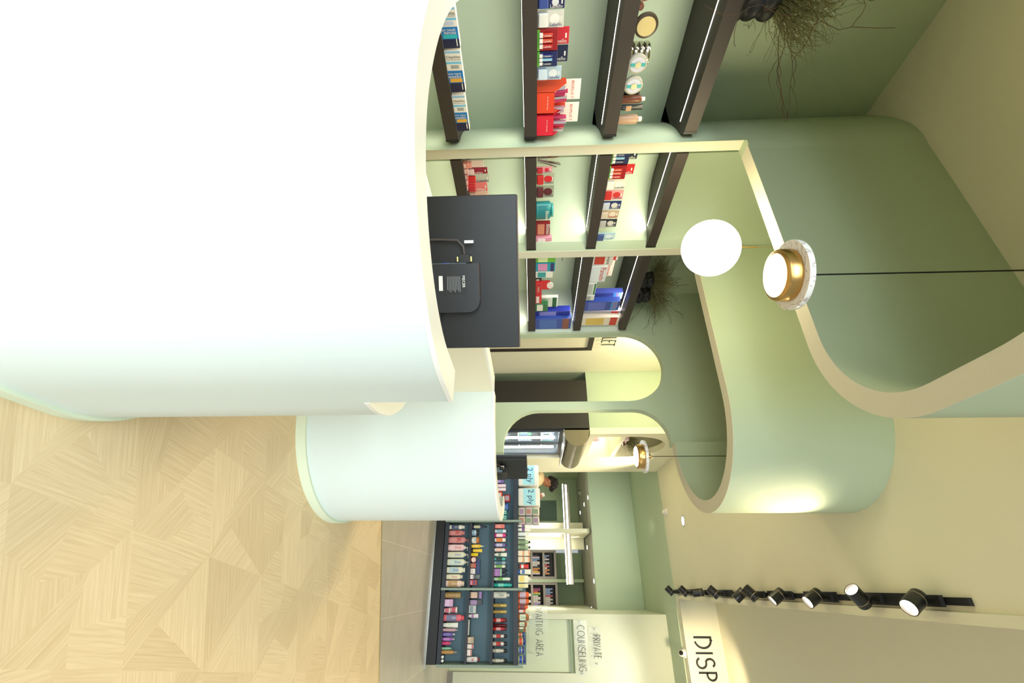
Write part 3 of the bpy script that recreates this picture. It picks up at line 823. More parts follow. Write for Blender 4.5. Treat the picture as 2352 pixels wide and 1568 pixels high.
row(.8065, G3, [
 (1097, 1109, 1157, 'box', 'violet carton under the far computer screen', dict(col=(124, 100, 164), lab=(170, 150, 200))),
 (1111, 1118.5, 1162, 'tissue', 'left of two upright pink and white packs', dict(col=(236, 206, 214))),
 (1119.5, 1127, 1162, 'tissue', 'right of two upright pink and white packs', dict(col=(238, 214, 220))),
 (1127.5, 1146, 1154, 'tissue', 'orange-red soft pack with a round white emblem', dict(col=(214, 66, 40), lab=(226, 214, 206))),
 (1134, 1153, 1172, 'tissue', 'dark red soft pack on top of the orange-red one', dict(col=(150, 26, 36), lab=(170, 150, 160), z=.92)),
 (1147.5, 1168, 1153, 'tissue', 'light blue soft pack under a dark blue one', dict(col=(58, 118, 190), lab=(120, 170, 214))),
 (1154.5, 1172.5, 1169, 'tissue', 'dark blue soft pack on top of a light blue one', dict(col=(30, 52, 120), lab=(70, 110, 176), z=.915)),
 (1170.5, 1181.5, 1164, 'box', 'pink and teal carton, left of two', dict(col=(30, 150, 140), lab=(226, 50, 140), txt='22', tc='w', tz=.8)),
 (1182.5, 1193.3, 1164, 'box', 'pink and teal carton, right of two', dict(col=(34, 146, 138), lab=(228, 44, 136), txt='22', tc='w', tz=.8)),
 (1203, 1213, 1159, 'box', 'coral carton beside the left divider', dict(col=(226, 118, 112), lab=(232, 150, 142))),
 (1214.5, 1223.5, 1167, 'bottle', 'slim roll-on bottle, pale blue and white', dict(col=(214, 224, 230), cap=(40, 50, 66), lab=(130, 176, 196))),
 (1224, 1233.5, 1166, 'bottle', 'slim roll-on bottle, white and hot pink', dict(col=(226, 60, 140), cap=(44, 50, 66), lab=(240, 220, 230))),
 (1234.5, 1244.5, 1166, 'bottle', 'slim roll-on bottle, white and orange', dict(col=(236, 230, 220), cap=(50, 56, 70), lab=(232, 130, 50))),
 (1246.5, 1255.5, 1165, 'bottle', 'slim roll-on bottle, purple with a dark cap', dict(col=(120, 110, 170), cap=(58, 34, 90), lab=(196, 190, 220))),
 (1257.5, 1266.5, 1164, 'bottle', 'slim roll-on bottle, white with a pink cap', dict(col=(230, 222, 214), cap=(220, 50, 100), lab=(240, 190, 180))),
 (1268.5, 1278, 1164, 'tube', 'white tube with a black floral print', dict(col=(226, 230, 216), cap=(210, 214, 204), lab=(110, 130, 110))),
 (1279.5, 1287, 1165, 'bottle', 'slim roll-on bottle, teal', dict(col=(70, 180, 170), cap=(80, 90, 110), lab=(40, 60, 60))),
 (1288, 1296, 1165, 'bottle', 'slim roll-on bottle, silver blue', dict(col=(150, 176, 190), cap=(90, 104, 130), lab=(80, 110, 140))),
 (1296.5, 1304, 1165, 'bottle', 'slim roll-on bottle, white with a red and green print', dict(col=(230, 230, 214), cap=(30, 32, 40), lab=(120, 170, 90))),
 (1305, 1313.5, 1165, 'bottle', 'slim dark bottle, left one behind the purple and green carton', dict(col=(60, 60, 70), cap=(28, 30, 38), dy=.09)),
 (1314.5, 1323, 1165, 'bottle', 'slim dark bottle, right one behind the purple and green carton', dict(col=(70, 78, 96), cap=(40, 46, 60), dy=.09)),
 (1305, 1323.5, 1153, 'box', 'wide carton, purple below and green above', dict(col=(140, 86, 156), cap=(110, 186, 120), lab=(156, 100, 170))),
 (1325, 1333.5, 1172, 'can', 'slim mint spray can with a yellow floral print', dict(col=(196, 226, 200), cap=(232, 236, 226), lab=(120, 170, 90))),
 (1338.5, 1348.5, 1176, 'can', 'teal spray can beside the middle divider', dict(col=(40, 170, 158), cap=(52, 176, 168), lab=(120, 206, 196))),
 (1357.5, 1374.5, 1170, 'bottle', 'white oval talc bottle standing on its narrow cap', dict(col=(226, 224, 212), cap=(220, 216, 204), lab=(206, 208, 196), txt='Care', tc='k', rot=PI / 2)),
 (1385.5, 1395, 1164, 'can', 'gold spray can, left of its pair', dict(col=(176, 152, 74), cap=(190, 168, 90), lab=(150, 124, 56))),
 (1400.5, 1409, 1164, 'can', 'gold spray can, right of its pair', dict(col=(176, 152, 74), cap=(190, 168, 90), lab=(150, 124, 56))),
 (1419, 1429.5, 1164, 'can', 'bright red spray can standing alone', dict(col=(170, 28, 34), cap=(110, 20, 26), lab=(210, 160, 160))),
 (1433, 1441, 1164, 'can', 'dark red spray can behind a bright red one', dict(col=(110, 18, 26), cap=(90, 16, 24), dy=.07)),
 (1439.5, 1448.5, 1164, 'can', 'bright red spray can in front of a dark red one', dict(col=(172, 26, 36), cap=(100, 18, 24), lab=(206, 150, 150))),
 (1456, 1465.5, 1165, 'can', 'white, red and black spray can, left of its pair', dict(col=(206, 196, 190), cap=(26, 26, 28), lab=(190, 50, 44), txt='V', tc='k')),
 (1473, 1484, 1165, 'can', 'white, red and black spray can, right of its pair', dict(col=(206, 196, 190), cap=(26, 26, 28), lab=(190, 50, 44), txt='V', tc='k')),
 (1489.5, 1499.5, 1165, 'can', 'silver spray can with a black cap, left of its pair', dict(col=(176, 172, 162), cap=(24, 24, 24), lab=(200, 196, 186))),
 (1512.5, 1522, 1165, 'can', 'silver spray can with a black cap beside the end panel', dict(col=(176, 172, 162), cap=(24, 24, 24), lab=(200, 196, 186))),
])
def rolls(root, w_, h_, d_):
    for k in range(3):
        link('roll', lathe([(0, 0), (w_ * .28, 0), (w_ * .28, .004), (w_ * .28, w_ * .52), (0, w_ * .52)], 16, M=Matrix.Translation((-w_ * .26, -d_ / 2 + .02 + 0 * k, h_ * (.18 + .32 * k))) @ Matrix.Rotation(PI / 2, 4, 'Y')), LW, root, 40)
TOP = 1.1105
row(TOP, G4, [
 (1066, 1117, 1237, 'tissue', 'pack of toilet rolls in a pale blue wrapper, left one partly behind the far screen', dict(col=(232, 228, 216), lab=(166, 220, 226), d=.22, txt='2 ply', tc='n', tz=.58)),
 (1119, 1163, 1240, 'tissue', 'pack of toilet rolls in a pale blue wrapper, right one of the two', dict(col=(232, 228, 216), lab=(166, 220, 226), d=.22, txt='2 ply', tc='n', tz=.58)),
])
k_ = 0
FL = [(196, 182, 172), (190, 176, 184), (200, 190, 176)]
for r_ in range(3):
    for c_ in range(2):
        root = island_item(1164.5 + 20.3 * c_, 1184 + 20.3 * c_, TOP + .0925 * r_, 1206 + 16.4 * r_, 'tissue',
            'floral tissue pack, %s layer, %s stack beside the toilet rolls' % (('bottom', 'middle', 'top')[r_], ('left', 'right')[c_]), 'stacked floral tissue packs on the shelf island', col=FL[r_], lab=((150, 120, 150), (170, 116, 96), (120, 140, 110))[(r_ + c_) % 3], cap=(110, 140, 84), d=.13)
row(TOP, G4, [
 (1203.5, 1210.5, 1219, 'tube', 'white cream tube with a purple and green tip, left of its pair', dict(col=(236, 234, 226), cap=(230, 228, 220), lab=(112, 60, 130))),
 (1211.5, 1220, 1219, 'tube', 'white cream tube with a purple and green tip, right of its pair', dict(col=(236, 234, 226), cap=(230, 228, 220), lab=(112, 60, 130))),
 (1221, 1231, 1214, 'bottle', 'white bottle with faint blue print', dict(col=(236, 236, 230), cap=(232, 232, 226), lab=(222, 228, 232))),
 (1233, 1237.5, 1208, 'box', 'small clear acrylic holder', dict(col=(206, 212, 196))),
 (1238.5, 1250, 1218, 'bottle', 'pale green clear bottle with a black cap, left of its pair', dict(col=(164, 186, 150), cap=(24, 24, 24), lab=(130, 150, 116))),
 (1251, 1262, 1218, 'bottle', 'pale green clear bottle with a black cap, right of its pair', dict(col=(164, 186, 150), cap=(24, 24, 24), lab=(130, 150, 116))),
 (1263.5, 1276.5, 1203, 'box', 'cream and orange carton, lower left of four', dict(col=(236, 216, 186), cap=(232, 132, 50), d=.05)),
 (1277.5, 1291, 1203, 'box', 'cream and orange carton, lower right of four', dict(col=(236, 216, 186), cap=(232, 132, 50), d=.05)),
 (1263.5, 1276.5, 1217, 'box', 'cream and orange carton, upper left of four', dict(col=(236, 216, 186), cap=(232, 132, 50), d=.05, z=TOP + .0775)),
 (1277.5, 1291, 1217, 'box', 'cream and orange carton, upper right of four', dict(col=(236, 216, 186), cap=(232, 132, 50), d=.05, z=TOP + .0775)),
 (1294.5, 1305.5, 1214, 'tube', 'red cream tube with a black cap', dict(col=(206, 30, 32), cap=(28, 22, 24), lab=(230, 214, 210))),
 (1306, 1319, 1219, 'tube', 'white tube with a blue cap and blue oval', dict(col=(232, 230, 220), cap=(36, 84, 170), lab=(50, 90, 160))),
 (1320, 1338, 1213, 'box', 'white and yellow carton', dict(col=(236, 230, 196), lab=(232, 206, 90), d=.05)),
 (1322, 1336, 1220, 'bottle', 'white bottle standing behind the white and yellow carton', dict(col=(234, 232, 226), cap=(230, 228, 220), dy=.13)),
 (1339.5, 1349.5, 1213, 'box', 'pale yellow carton beside the middle divider', dict(col=(232, 226, 176), lab=(226, 206, 110), d=.05)),
 (1358, 1373, 1219, 'bottle', 'orange antiseptic bottle, first of its row from the middle divider', dict(col=(226, 92, 26), cap=(236, 230, 220), lab=(196, 176, 196))),
 (1374, 1387, 1219, 'bottle', 'orange antiseptic bottle, second of its row from the middle divider', dict(col=(226, 92, 26), cap=(236, 230, 220), lab=(190, 170, 190))),
 (1388, 1398.5, 1215.5, 'bottle', 'orange antiseptic bottle, third of its row from the middle divider', dict(col=(222, 86, 24), cap=(236, 230, 220), lab=(120, 60, 70))),
 (1399, 1407, 1209.5, 'bottle', 'smallest orange antiseptic bottle, beside the amber ones', dict(col=(226, 96, 36), cap=(236, 230, 220), lab=(226, 206, 206))),
 (1408.5, 1426, 1219, 'bottle', 'amber disinfectant bottle, largest of its row', dict(col=(170, 92, 26), cap=(236, 230, 220), lab=(222, 230, 206), txt='Dettol', tc='g', rot=PI / 2)),
 (1427, 1438.5, 1214, 'bottle', 'amber disinfectant bottle, second largest of its row', dict(col=(166, 88, 26), cap=(236, 230, 220), lab=(220, 228, 204), txt='Dettol', tc='g', rot=PI / 2)),
 (1439, 1445, 1210, 'bottle', 'small amber disinfectant bottle, left of the smallest pair', dict(col=(160, 84, 26), cap=(236, 230, 220), lab=(214, 222, 196))),
 (1445.5, 1451, 1210, 'bottle', 'small amber disinfectant bottle beside the blue-lidded jars', dict(col=(160, 84, 26), cap=(236, 230, 220), lab=(90, 120, 70))),
 (1451.5, 1462, 1204, 'jar', 'small pale yellow jelly jar with an orange label and blue lid', dict(col=(216, 210, 150), cap=(48, 56, 130), lab=(206, 90, 56))),
 (1462.5, 1482, 1207, 'jar', 'large pale yellow jelly jar with a red label and blue lid', dict(col=(214, 208, 146), cap=(46, 54, 128), lab=(210, 70, 44))),
 (1484.5, 1500.5, 1203.5, 'jar', 'small jelly jar with a blue label and blue lid', dict(col=(206, 210, 160), cap=(44, 58, 136), lab=(50, 90, 180))),
 (1504, 1524, 1207, 'jar', 'large jelly jar with a blue label and blue lid beside the end panel', dict(col=(200, 204, 140), cap=(44, 56, 130), lab=(40, 80, 170))),
])

# ================================================================== GOODS IN THE NICHES
def niche_item(u0, u1, k, v1, kind, desc, group, xf=None, z=None, dx=0.0, rz=0.0, **kw):
    """front faces +X; u0..u1 is the extent along the shelf, k the shelf it stands on"""
    xf = xf if xf is not None else XF - .035
    a = onX(u0, 1200, xf); b = onX(u1, 1200, xf)
    zb_ = SH_T[k] + .0006 if z is None else z
    zt = onX((u0 + u1) / 2, v1, xf).z
    nm = kw.pop('nm', None)
    r = make_product(kind, abs(b.y - a.y) * .96, zt - zb_, **kw)
    d = kw.get('d') or min(abs(b.y - a.y) * .96, .06)
    r.rotation_euler = (0, 0, PI / 2 + rz)
    r.location = (xf - (d / 2 if kind != 'card' else .0) - dx, (a.y + b.y) / 2, zb_)
    return settle(r, kind, desc, group, nm)
NG = 'goods on the dark niche shelves'
RU = PI / 2
# --- test kits, lying on their side so that the writing runs upwards
def kit(u0, u1, v1, lab, dark, l1, l2, disp, accent):
    xf = XF - .012
    a = onX(u0, 1100, xf); b = onX(u1, 1100, xf)
    wy = b.y - a.y; zb_ = SH_T[0] + .0006
    h = onX((u0 + u1) / 2, v1, xf).z - zb_
    r = empty('test_kit_box', (xf - .02, (a.y + b.y) / 2, zb_), PI / 2)
    tag(r, lab, 'box', 'pregnancy test kits on the lowest niche shelf')
    W, D = wy * .97, .036
    link('carton', box(-W / 2, W / 2, -D / 2, D / 2, 0, h, bevel=.001), cm((238, 232, 222)), r)
    def pt(f0, f1, z0, z1, col, n='band'): return link(n, box(-W / 2 + W * f0, -W / 2 + W * f1, -D / 2 - (.0006 if n == 'band' else .0011), -D / 2 + .0005, h * z0, h * z1), cm(col), r)
    pt(.25, .30, .02, .98, (120, 196, 232)); pt(.46, .76, .02, .98, (28, 120, 192)); pt(.76, .995, .02, .98, dark)
    pt(.65, .74, .1, .9, accent, 'badge'); pt(.005, .06, .04, .96, (150, 196, 226))
    if disp: pt(.33, .41, .28, .78, (160, 164, 160), 'display_window')
    else: pt(.33, .42, .2, .8, (196, 206, 232), 'display_window')
    def lt(s, f, zc_, size, tc): 
        o = bpy.data.objects.new('lettering', text_mesh(s, 1.0, LC[tc])); COL.objects.link(o); o.parent = r
        xs = [v.co.x for v in o.data.vertices]; wd = max(xs) - min(xs)
        sz = min(size, h * .86 / wd)
        o.matrix_local = Matrix.Translation((-W / 2 + W * f, -D / 2 - .0016, h * zc_)) @ Matrix.Rotation(PI / 2, 4, 'X') @ Matrix.Rotation(PI / 2, 4, 'Z') @ Matrix.Diagonal((sz, sz, 1, 1))
    lt('Clearblue', .14, .5, .05, 'k'); lt('Over 99% Accurate', .20, .5, .02, 'n'); lt(l1, .53, .42, .03, 'w'); lt(l2, .60, .42, .03, 'w'); lt('1', .86, .84, .045, 'w')
kit(12, 110.5, 1051, 'nearest test kit box, dark blue with a teal badge', (20, 26, 66), 'fast result', '1 minute', False, (40, 180, 186))
kit(113, 212, 1063, 'middle test kit box, blue with a yellow badge', (22, 24, 62), 'how many', 'weeks', True, (226, 170, 60))
kit(217, 301, 1073, 'farthest test kit box, blue with a yellow badge, near the niche wall', (22, 24, 62), 'how many', 'weeks', True, (226, 170, 60))

LGp = 'lip balm cards on the niche shelves'
def lipcard(u0, u1, k, v1, col, em, bl, tc, lab, z=None, xf=None, txt='Labello'):
    niche_item(u0, u1, k, v1, 'card', lab, LGp, col=col, cap=bl, lab=em, txt=txt, tc=tc, rot=RU, tz=.70, tx=.30, tl=.46, z=z, xf=xf)
def triple(u0, u1, k, v1, col, bars, lab):
    xf = XF - .03
    a = onX(u0, 1200, xf); b = onX(u1, 1200, xf)
    W = b.y - a.y; zb_ = SH_T[k] + .0006; h = onX((u0 + u1) / 2, v1, xf).z - zb_
    r = empty('lip_balm_pack', (xf - .015, (a.y + b.y) / 2, zb_), PI / 2); tag(r, lab, 'package', LGp)
    link('carton', box(-W / 2, W / 2, -.014, .014, 0, h, bevel=.001), cm(col), r)
    link('band', box(-W / 2, W / 2, -.0148, -.014, 0, h * .12), cm((110, 196, 60)), r)
    for i in range(3):
        f = -W / 2 + W * (.24 + .26 * i)
        st = link('stick', box(f - W * .09, f + W * .09, -.022, -.0142, h * .14, h * .74, bevel=.002), cm(bars[i]), r)
        link('cap', box(f - W * .095, f + W * .095, -.0235, -.0138, h * .10, h * .27, bevel=.001), LW, st)
        o = bpy.data.objects.new('lettering', text_mesh('Labello', 1.0, LW)); COL.objects.link(o); o.parent = st
        sz = h * .42 / 3.2
        o.matrix_local = Matrix.Translation((f, -.0226, h * .50)) @ Matrix.Rotation(PI / 2, 4, 'X') @ Matrix.Rotation(RU, 4, 'Z') @ Matrix.Diagonal((sz, sz, 1, 1))
RED, NV, LBL = (150, 20, 24), (30, 38, 88), (120, 170, 206)
lipcard(-6, 25, 1, 1297, NV, (220, 220, 220), (60, 80, 150), 'w', 'navy lip balm card at the near end of the second shelf')
lipcard(27, 69, 1, 1295, (214, 212, 202), (236, 234, 226), (232, 230, 222), 'n', 'white lip balm card between the navy card and the red pack in the nearest niche')
triple(70, 119, 1, 1281, RED, [(200, 60, 40), (206, 80, 50), (190, 40, 40)], 'red pack of three lip balms in the nearest niche')
lipcard(66, 107, 1, 1307, (206, 40, 54), None, (200, 60, 50), 'w', 'red lip balm card behind the red pack of three in the nearest niche', xf=XF - .075)
triple(121, 155, 1, 1280, NV, [(40, 50, 110), (120, 180, 214), (30, 36, 70)], 'navy pack of three lip balms in the nearest niche')
lipcard(108, 147, 1, 1304, (26, 34, 66), None, (40, 60, 110), 'w', 'dark navy lip balm card behind the navy pack of three in the nearest niche', xf=XF - .075)
lipcard(156, 188, 1, 1289, (182, 204, 220), (226, 230, 232), (206, 220, 232), 'n', 'light blue lip balm card beside the red display boxes')

def display_box(u0, u1, lab, col):
    xf = XF - .012
    a = onX(u0, 1200, xf); b = onX(u1, 1200, xf)
    W = (b.y - a.y) * .97; zb_ = SH_T[1] + .0006
    r = empty('display_box', (xf - .055, (a.y + b.y) / 2, zb_), PI / 2); tag(r, lab, 'box', 'red counter display boxes on the second niche shelf')
    m = cm(col); H1 = .085; H2 = .145; D = .055
    link('tray', box(-W / 2, W / 2, -D, -D + .003, 0, H1), m, r)
    sd = bmesh.new()
    for s in (-1, 1):
        x0 = s * W / 2 - (.0015 if s > 0 else -.0015)
        pts = [(-D, 0), (D, 0), (D, H2), (D * .2, H2), (-D * .75, H1 + .012), (-D, H1)]
        A = [sd.verts.new((x0 - .0014, y, z)) for y, z in pts]; B = [sd.verts.new((x0 + .0014, y, z)) for y, z in pts]
        for i in range(6): sd.faces.new((A[i], A[(i + 1) % 6], B[(i + 1) % 6], B[i]))
        sd.faces.new(A[::-1]); sd.faces.new(B)
    add_box(sd, -W / 2, W / 2, D - .003, D, 0, H2)
    link('side_panel', sd, cm(tuple(int(c * .9) for c in col)), r)
    hd = link('header_card', box(-W * .46, W * .46, D - .006, D - .0035, H2 - .02, H2 + .075), cm((240, 226, 212)), r)
    letters('BIOPLUS 7', .020, LR, hd, 0, D - .0068, H2 + .035)
    letters('For your daily energy', .008, LW, r, 0, -D - .0006, H1 * .62)
    for i in range(7):
        x = -W * .40 + W * .8 * i / 6
        M = Matrix.Translation((x, -D * .5 + .006 * (i % 3), .004)) @ Matrix.Rotation(rnd.uniform(-.12, .12), 4, 'X') @ Matrix.Rotation(rnd.uniform(-.06, .06), 4, 'Y')
        sc_ = link('sachet', box(-W * .05, W * .05, -.002, .016, 0, H1 + .05 + .012 * (i % 2), M=M, bevel=.0012), (mat('foil_pink', (206, 70, 110), .3, .6) if i % 3 else mat('foil_silver', (214, 206, 210), .25, .8)), r)
display_box(213, 264, 'orange-red counter display box full of foil sachets', (222, 66, 32))
display_box(266, 315, 'crimson counter display box full of foil sachets, beside the niche end', (214, 28, 50))

CG = 'make-up on the third niche shelf'
MK = dict(xf=XF - .05)
niche_item(-12, 17, 2, 1498, 'disc', 'round copper brown compact at the near end of the third shelf', CG, col=(150, 92, 66), lab=(160, 104, 76), d=.022, xf=XF - .03)
niche_item(19, 38, 2, 1497, 'disc', 'round copper compact, second at the near end of the third shelf', CG, col=(146, 88, 62), lab=(156, 100, 74), d=.02, xf=XF - .05)
niche_item(42, 102, 2, 1494, 'disc', 'round tin with a cream yellow front leaning on the third shelf', CG, col=(80, 66, 50), lab=(232, 206, 140), d=.02, xf=XF - .03)
def chrome(u0, u1, n, lab):
    a = onX(u0, 1200, XF - .09); b = onX(u1, 1200, XF - .09); r_ = (b.y - a.y) / 2
    root = empty('lash_case_stack', (XF - .11, (a.y + b.y) / 2, SH_T[2] + .0006)); tag(root, lab, 'case', CG)
    for i in range(n): link('case', lathe([(0, i * .026), (r_ * .94, i * .026), (r_, i * .026 + .004), (r_, i * .026 + .019), (r_ * .93, i * .026 + .0245), (0, i * .026 + .0245)], 28), mat('chrome_case', (206, 200, 180), .18, 1.0), root, 40)
chrome(114, 164, 4, 'stack of chrome lash cases behind the round lash case')
def lash(u0, u1, v1, lab):
    r = niche_item(u0, u1, 2, v1, 'disc', lab, CG, col=(196, 190, 172), lab=(214, 212, 222), d=.02, xf=XF - .02)
    r_ = None
    w_ = abs(onX(u1, 1200, XF - .02).y - onX(u0, 1200, XF - .02).y) / 2
    M = Matrix.Translation((0, -.0105, w_)) @ Matrix.Rotation(PI / 2, 4, 'X')
    link('hub', lathe([(0, .0012), (w_ * .30, .0012), (w_ * .30, .004), (0, .004)], 20, M=M), mat('pale_gold_foil', (206, 200, 160), .3, .7), r, 40)
    for s in (-1, 1): link('lash_strip', box(-w_ * .16, w_ * .16, -.0135, -.0105, w_ + s * w_ * .52 - w_ * .22, w_ + s * w_ * .52 + w_ * .22), cm((60, 176, 168)), r)
lash(136, 181, 1483, 'round lash case with teal strips in front of the chrome stack')
lash(186, 228, 1473, 'round lash case with teal strips, nearer the niche end')
niche_item(222, 236, 2, 1466, 'box', 'black make-up carton behind the farther lash case', CG, col=(34, 32, 30), xf=XF - .10, d=.02)
niche_item(232.5, 250, 2, 1480, 'bottle', 'brown foundation bottle with a white cap', CG, col=(120, 62, 34), cap=(232, 220, 214), xf=XF - .05, d=.03)
niche_item(250.5, 265, 2, 1474, 'tube', 'black and beige foundation tube', CG, col=(24, 28, 32), cap=(22, 24, 26), lab=(206, 160, 116), xf=XF - .05, d=.02)
niche_item(276, 297, 2, 1472, 'bottle', 'beige foundation bottle with a pale cap at the niche end', CG, col=(188, 150, 118), cap=(226, 214, 200), xf=XF - .05, d=.03)

# --- middle niche
SG = 'lip care cards on the lowest shelf of the middle niche'
niche_item(366, 383, 0, 1110, 'card', 'white and pink lip card at the near end of the lowest shelf, middle niche', SG, col=(226, 206, 196), cap=(214, 150, 140), xf=XF - .05)
niche_item(383, 398, 0, 1119, 'card', 'maroon lip card with white lettering, middle niche', SG, col=(150, 34, 56), cap=(226, 200, 196), txt='softlips', tc='w', rot=RU, tz=.6, tx=.25, tl=.6, xf=XF - .06)
niche_item(399, 417, 0, 1124, 'card', 'lip card with a bright red stick and clear blister, middle niche', SG, col=(190, 196, 176), cap=(206, 40, 40), txt='Labello', tc='n', rot=RU, tz=.7, tx=.3, tl=.5, xf=XF - .06)
niche_item(417, 438, 0, 1119, 'card', 'coral pink lip card with white lettering, middle niche', SG, col=(226, 120, 116), cap=(196, 40, 50), txt='softlips', tc='w', rot=RU, tz=.6, tx=.25, tl=.6, xf=XF - .05)
niche_item(439, 450, 0, 1122, 'card', 'beige lip card beside the large computer screen', SG, col=(214, 178, 156), cap=(206, 160, 140), xf=XF - .05)
for i, (u_, kk) in enumerate(((372, (206, 130, 110)), (385, (214, 160, 150)), (398, (186, 120, 116)), (411, (214, 150, 146)), (424, (206, 140, 136)))):
    niche_item(u_, u_ + 11, 0, 1074, 'box', '%s small flesh-toned lip gloss box lying in front of the lip cards' % ('first', 'second', 'third', 'fourth', 'fifth')[i], 'small lip gloss boxes in front of the lip cards', col=kk, lab=(226, 190, 176), xf=XF - .012, d=.03)
# glass of make-up brushes
g_a = onX(360, 1232, XF - .08); g_b = onX(384, 1232, XF - .08)
bg_ = empty('brush_holder', (XF - .11, (g_a.y + g_b.y) / 2, SH_T[1] + .0006)); tag(bg_, 'clear tumbler packed with make-up brushes in the middle niche', 'brush holder')
gr = (g_b.y - g_a.y) / 2
link('tumbler', lathe([(0, 0), (gr * .82, 0), (gr, .07), (gr * .94, .07), (gr * .78, .004), (0, .004)], 24), ACRYL, bg_, 40)
for i in range(14):
    a = rnd.uniform(0, 6.28); q = rnd.uniform(.1, .6) * gr; t = rnd.uniform(.6, 1.5) * gr
    c_, s_ = math.cos(a), math.sin(a); hh = rnd.uniform(.10, .15)
    hd_ = link('brush', tube([(q * c_, q * s_, .008), (t * c_ * .8, t * s_ * .8, hh * .6), (t * c_ * 1.2, t * s_ * 1.2, hh)], [.0022, .003, .002], 6), cm([(96, 50, 40), (60, 40, 34), (190, 180, 170), (130, 84, 70), (24, 22, 22)][i % 5]), bg_, 60)
lipcard(386, 400, 1, 1268, (226, 150, 160), (206, 40, 50), (190, 40, 50), 'n', 'pink lip card with a red disc beside the brush tumbler')
lipcard(401, 427, 1, 1273, (170, 176, 150), (206, 36, 40), (204, 40, 36), 'n', 'olive lip card with a bright red stick in the middle niche')
lipcard(429, 457, 1, 1272, (150, 156, 134), (90, 30, 34), (96, 36, 38), 'n', 'olive lip card with a maroon stick in the middle niche')
niche_item(469, 506, 1, 1271, 'flip', 'teal lip care pot pack with a rounded top', NG, col=(36, 130, 130), cap=(60, 160, 156), lab=(30, 116, 120), txt='Blistex', tc='w', tz=.62, d=.03)
niche_item(513, 542, 1, 1263, 'box', 'dark red lip care pack with a face print', NG, col=(140, 22, 32), lab=(206, 130, 100), txt='Blistex', tc='w', tz=.86, d=.025)
niche_item(547, 567, 1, 1267, 'box', 'pink and white lip care carton at the far end of the middle niche', NG, col=(226, 150, 170), lab=(238, 220, 226), txt='Labello', tc='r', rot=RU, tz=.5, d=.03)
triple(354, 384, 2, 1444, (34, 40, 76), [(40, 50, 110), (120, 180, 214), (30, 36, 70)], 'navy pack of three lip balms in the middle niche')
lipcard(352, 375, 2, 1463, (28, 40, 60), None, (40, 60, 100), 'w', 'navy lip card behind the navy pack of three in the middle niche', xf=XF - .075)
triple(388, 418, 2, 1436, RED, [(200, 60, 40), (206, 80, 50), (190, 40, 40)], 'red pack of three lip balms in the middle niche')
lipcard(386, 409, 2, 1455, (206, 40, 40), None, (196, 60, 50), 'w', 'red lip card behind the red pack of three in the middle niche', xf=XF - .075)
lipcard(419, 443, 2, 1437, (218, 214, 196), (236, 232, 220), (232, 230, 220), 'n', 'cream lip card right of the red pack of three')
lipcard(444, 466, 2, 1430, (226, 150, 150), (200, 50, 44), (196, 40, 36), 'n', 'pink lip card with a red disc in the row of six cards')
lipcard(469, 488, 2, 1425, (34, 42, 96), (206, 206, 196), (190, 196, 206), 'w', 'navy lip card with a white disc in the row of six cards')
lipcard(490, 508, 2, 1420, (190, 166, 140), (222, 208, 184), (206, 190, 170), 'r', 'tan lip card in the row of six cards')
lipcard(510, 528, 2, 1415, (36, 34, 38), (206, 200, 190), (180, 176, 170), 'w', 'black lip card in the row of six cards')
lipcard(541, 558, 2, 1411, (176, 204, 214), (214, 226, 226), (60, 80, 130), 'n', 'light blue lip card standing apart at the far end')

# --- far niche
niche_item(591, 604, 1, 1276, 'box', 'green carton with a white swirl in the far niche', NG, col=(110, 184, 60), lab=(214, 232, 170), d=.05)
niche_item(592, 602.5, 1, 1291, 'box', 'small black carton on top of the green carton', NG, col=(30, 32, 30), lab=(190, 190, 180), z=1.355 + .200, d=.03)
niche_item(605, 624.5, 1, 1275, 'box', 'turquoise carton with a pink fan picture', NG, col=(24, 150, 170), lab=(214, 140, 180), cap=(50, 40, 100), d=.05)
niche_item(625, 639, 1, 1269, 'box', 'white and teal ear drops carton', NG, col=(232, 224, 212), lab=(50, 150, 150), d=.04)
niche_item(641, 650, 1, 1244, 'box', 'small green glass vial pack behind the red packs', NG, col=(50, 60, 56), lab=(206, 200, 176), d=.03, xf=XF - .06)
niche_item(651, 679, 1, 1244, 'box', 'wide red lozenge box lying flat', NG, col=(196, 26, 34), txt='Candy Up', tc='w', d=.04, tz=.5)
r_ = niche_item(646, 666, 1, 1263, 'box', 'red header card with a white oval behind the red lozenge box', NG, col=(200, 30, 34), d=.008, xf=XF - .085)
a_ = onX(646, 1200, XF - .085); b_ = onX(666, 1200, XF - .085)
link('emblem', lathe([(0, 0), (.045, 0), (.045, .002), (0, .002)], 24, 1.0, .6, M=Matrix.Translation((0, -.0045, .12)) @ Matrix.Rotation(PI / 2, 4, 'X')), LW, r_)
niche_item(680, 698, 1, 1244, 'box', 'small red lozenge box with a white oval', NG, col=(204, 50, 50), lab=(232, 214, 206), d=.03)
niche_item(699, 716, 1, 1258, 'box', 'green and white powder box with an oval picture, lower one', NG, col=(46, 110, 62), lab=(226, 224, 208), d=.035)
niche_item(684, 706, 1, 1281, 'box', 'green and white powder box with an oval picture, tall one behind', NG, col=(226, 226, 214), cap=(28, 92, 48), lab=(200, 214, 190), d=.03, xf=XF - .10)
niche_item(716, 727, 1, 1309, 'box', 'tall deep blue carton, left of its pair in the far niche', NG, col=(32, 44, 140), lab=(130, 130, 200), d=.06, xf=XF - .07)
niche_item(733, 757, 1, 1311, 'box', 'tall deep blue carton with a sausage picture, right of its pair in the far niche', NG, col=(44, 70, 150), lab=(60, 96, 170), cap=(130, 66, 56), d=.06)
niche_item(590, 613, 2, 1407, 'box', 'white painkiller carton with a red curve, near the partition', NG, col=(232, 224, 216), lab=(200, 56, 40), txt='ompral', tc='k', d=.05, tz=.78)
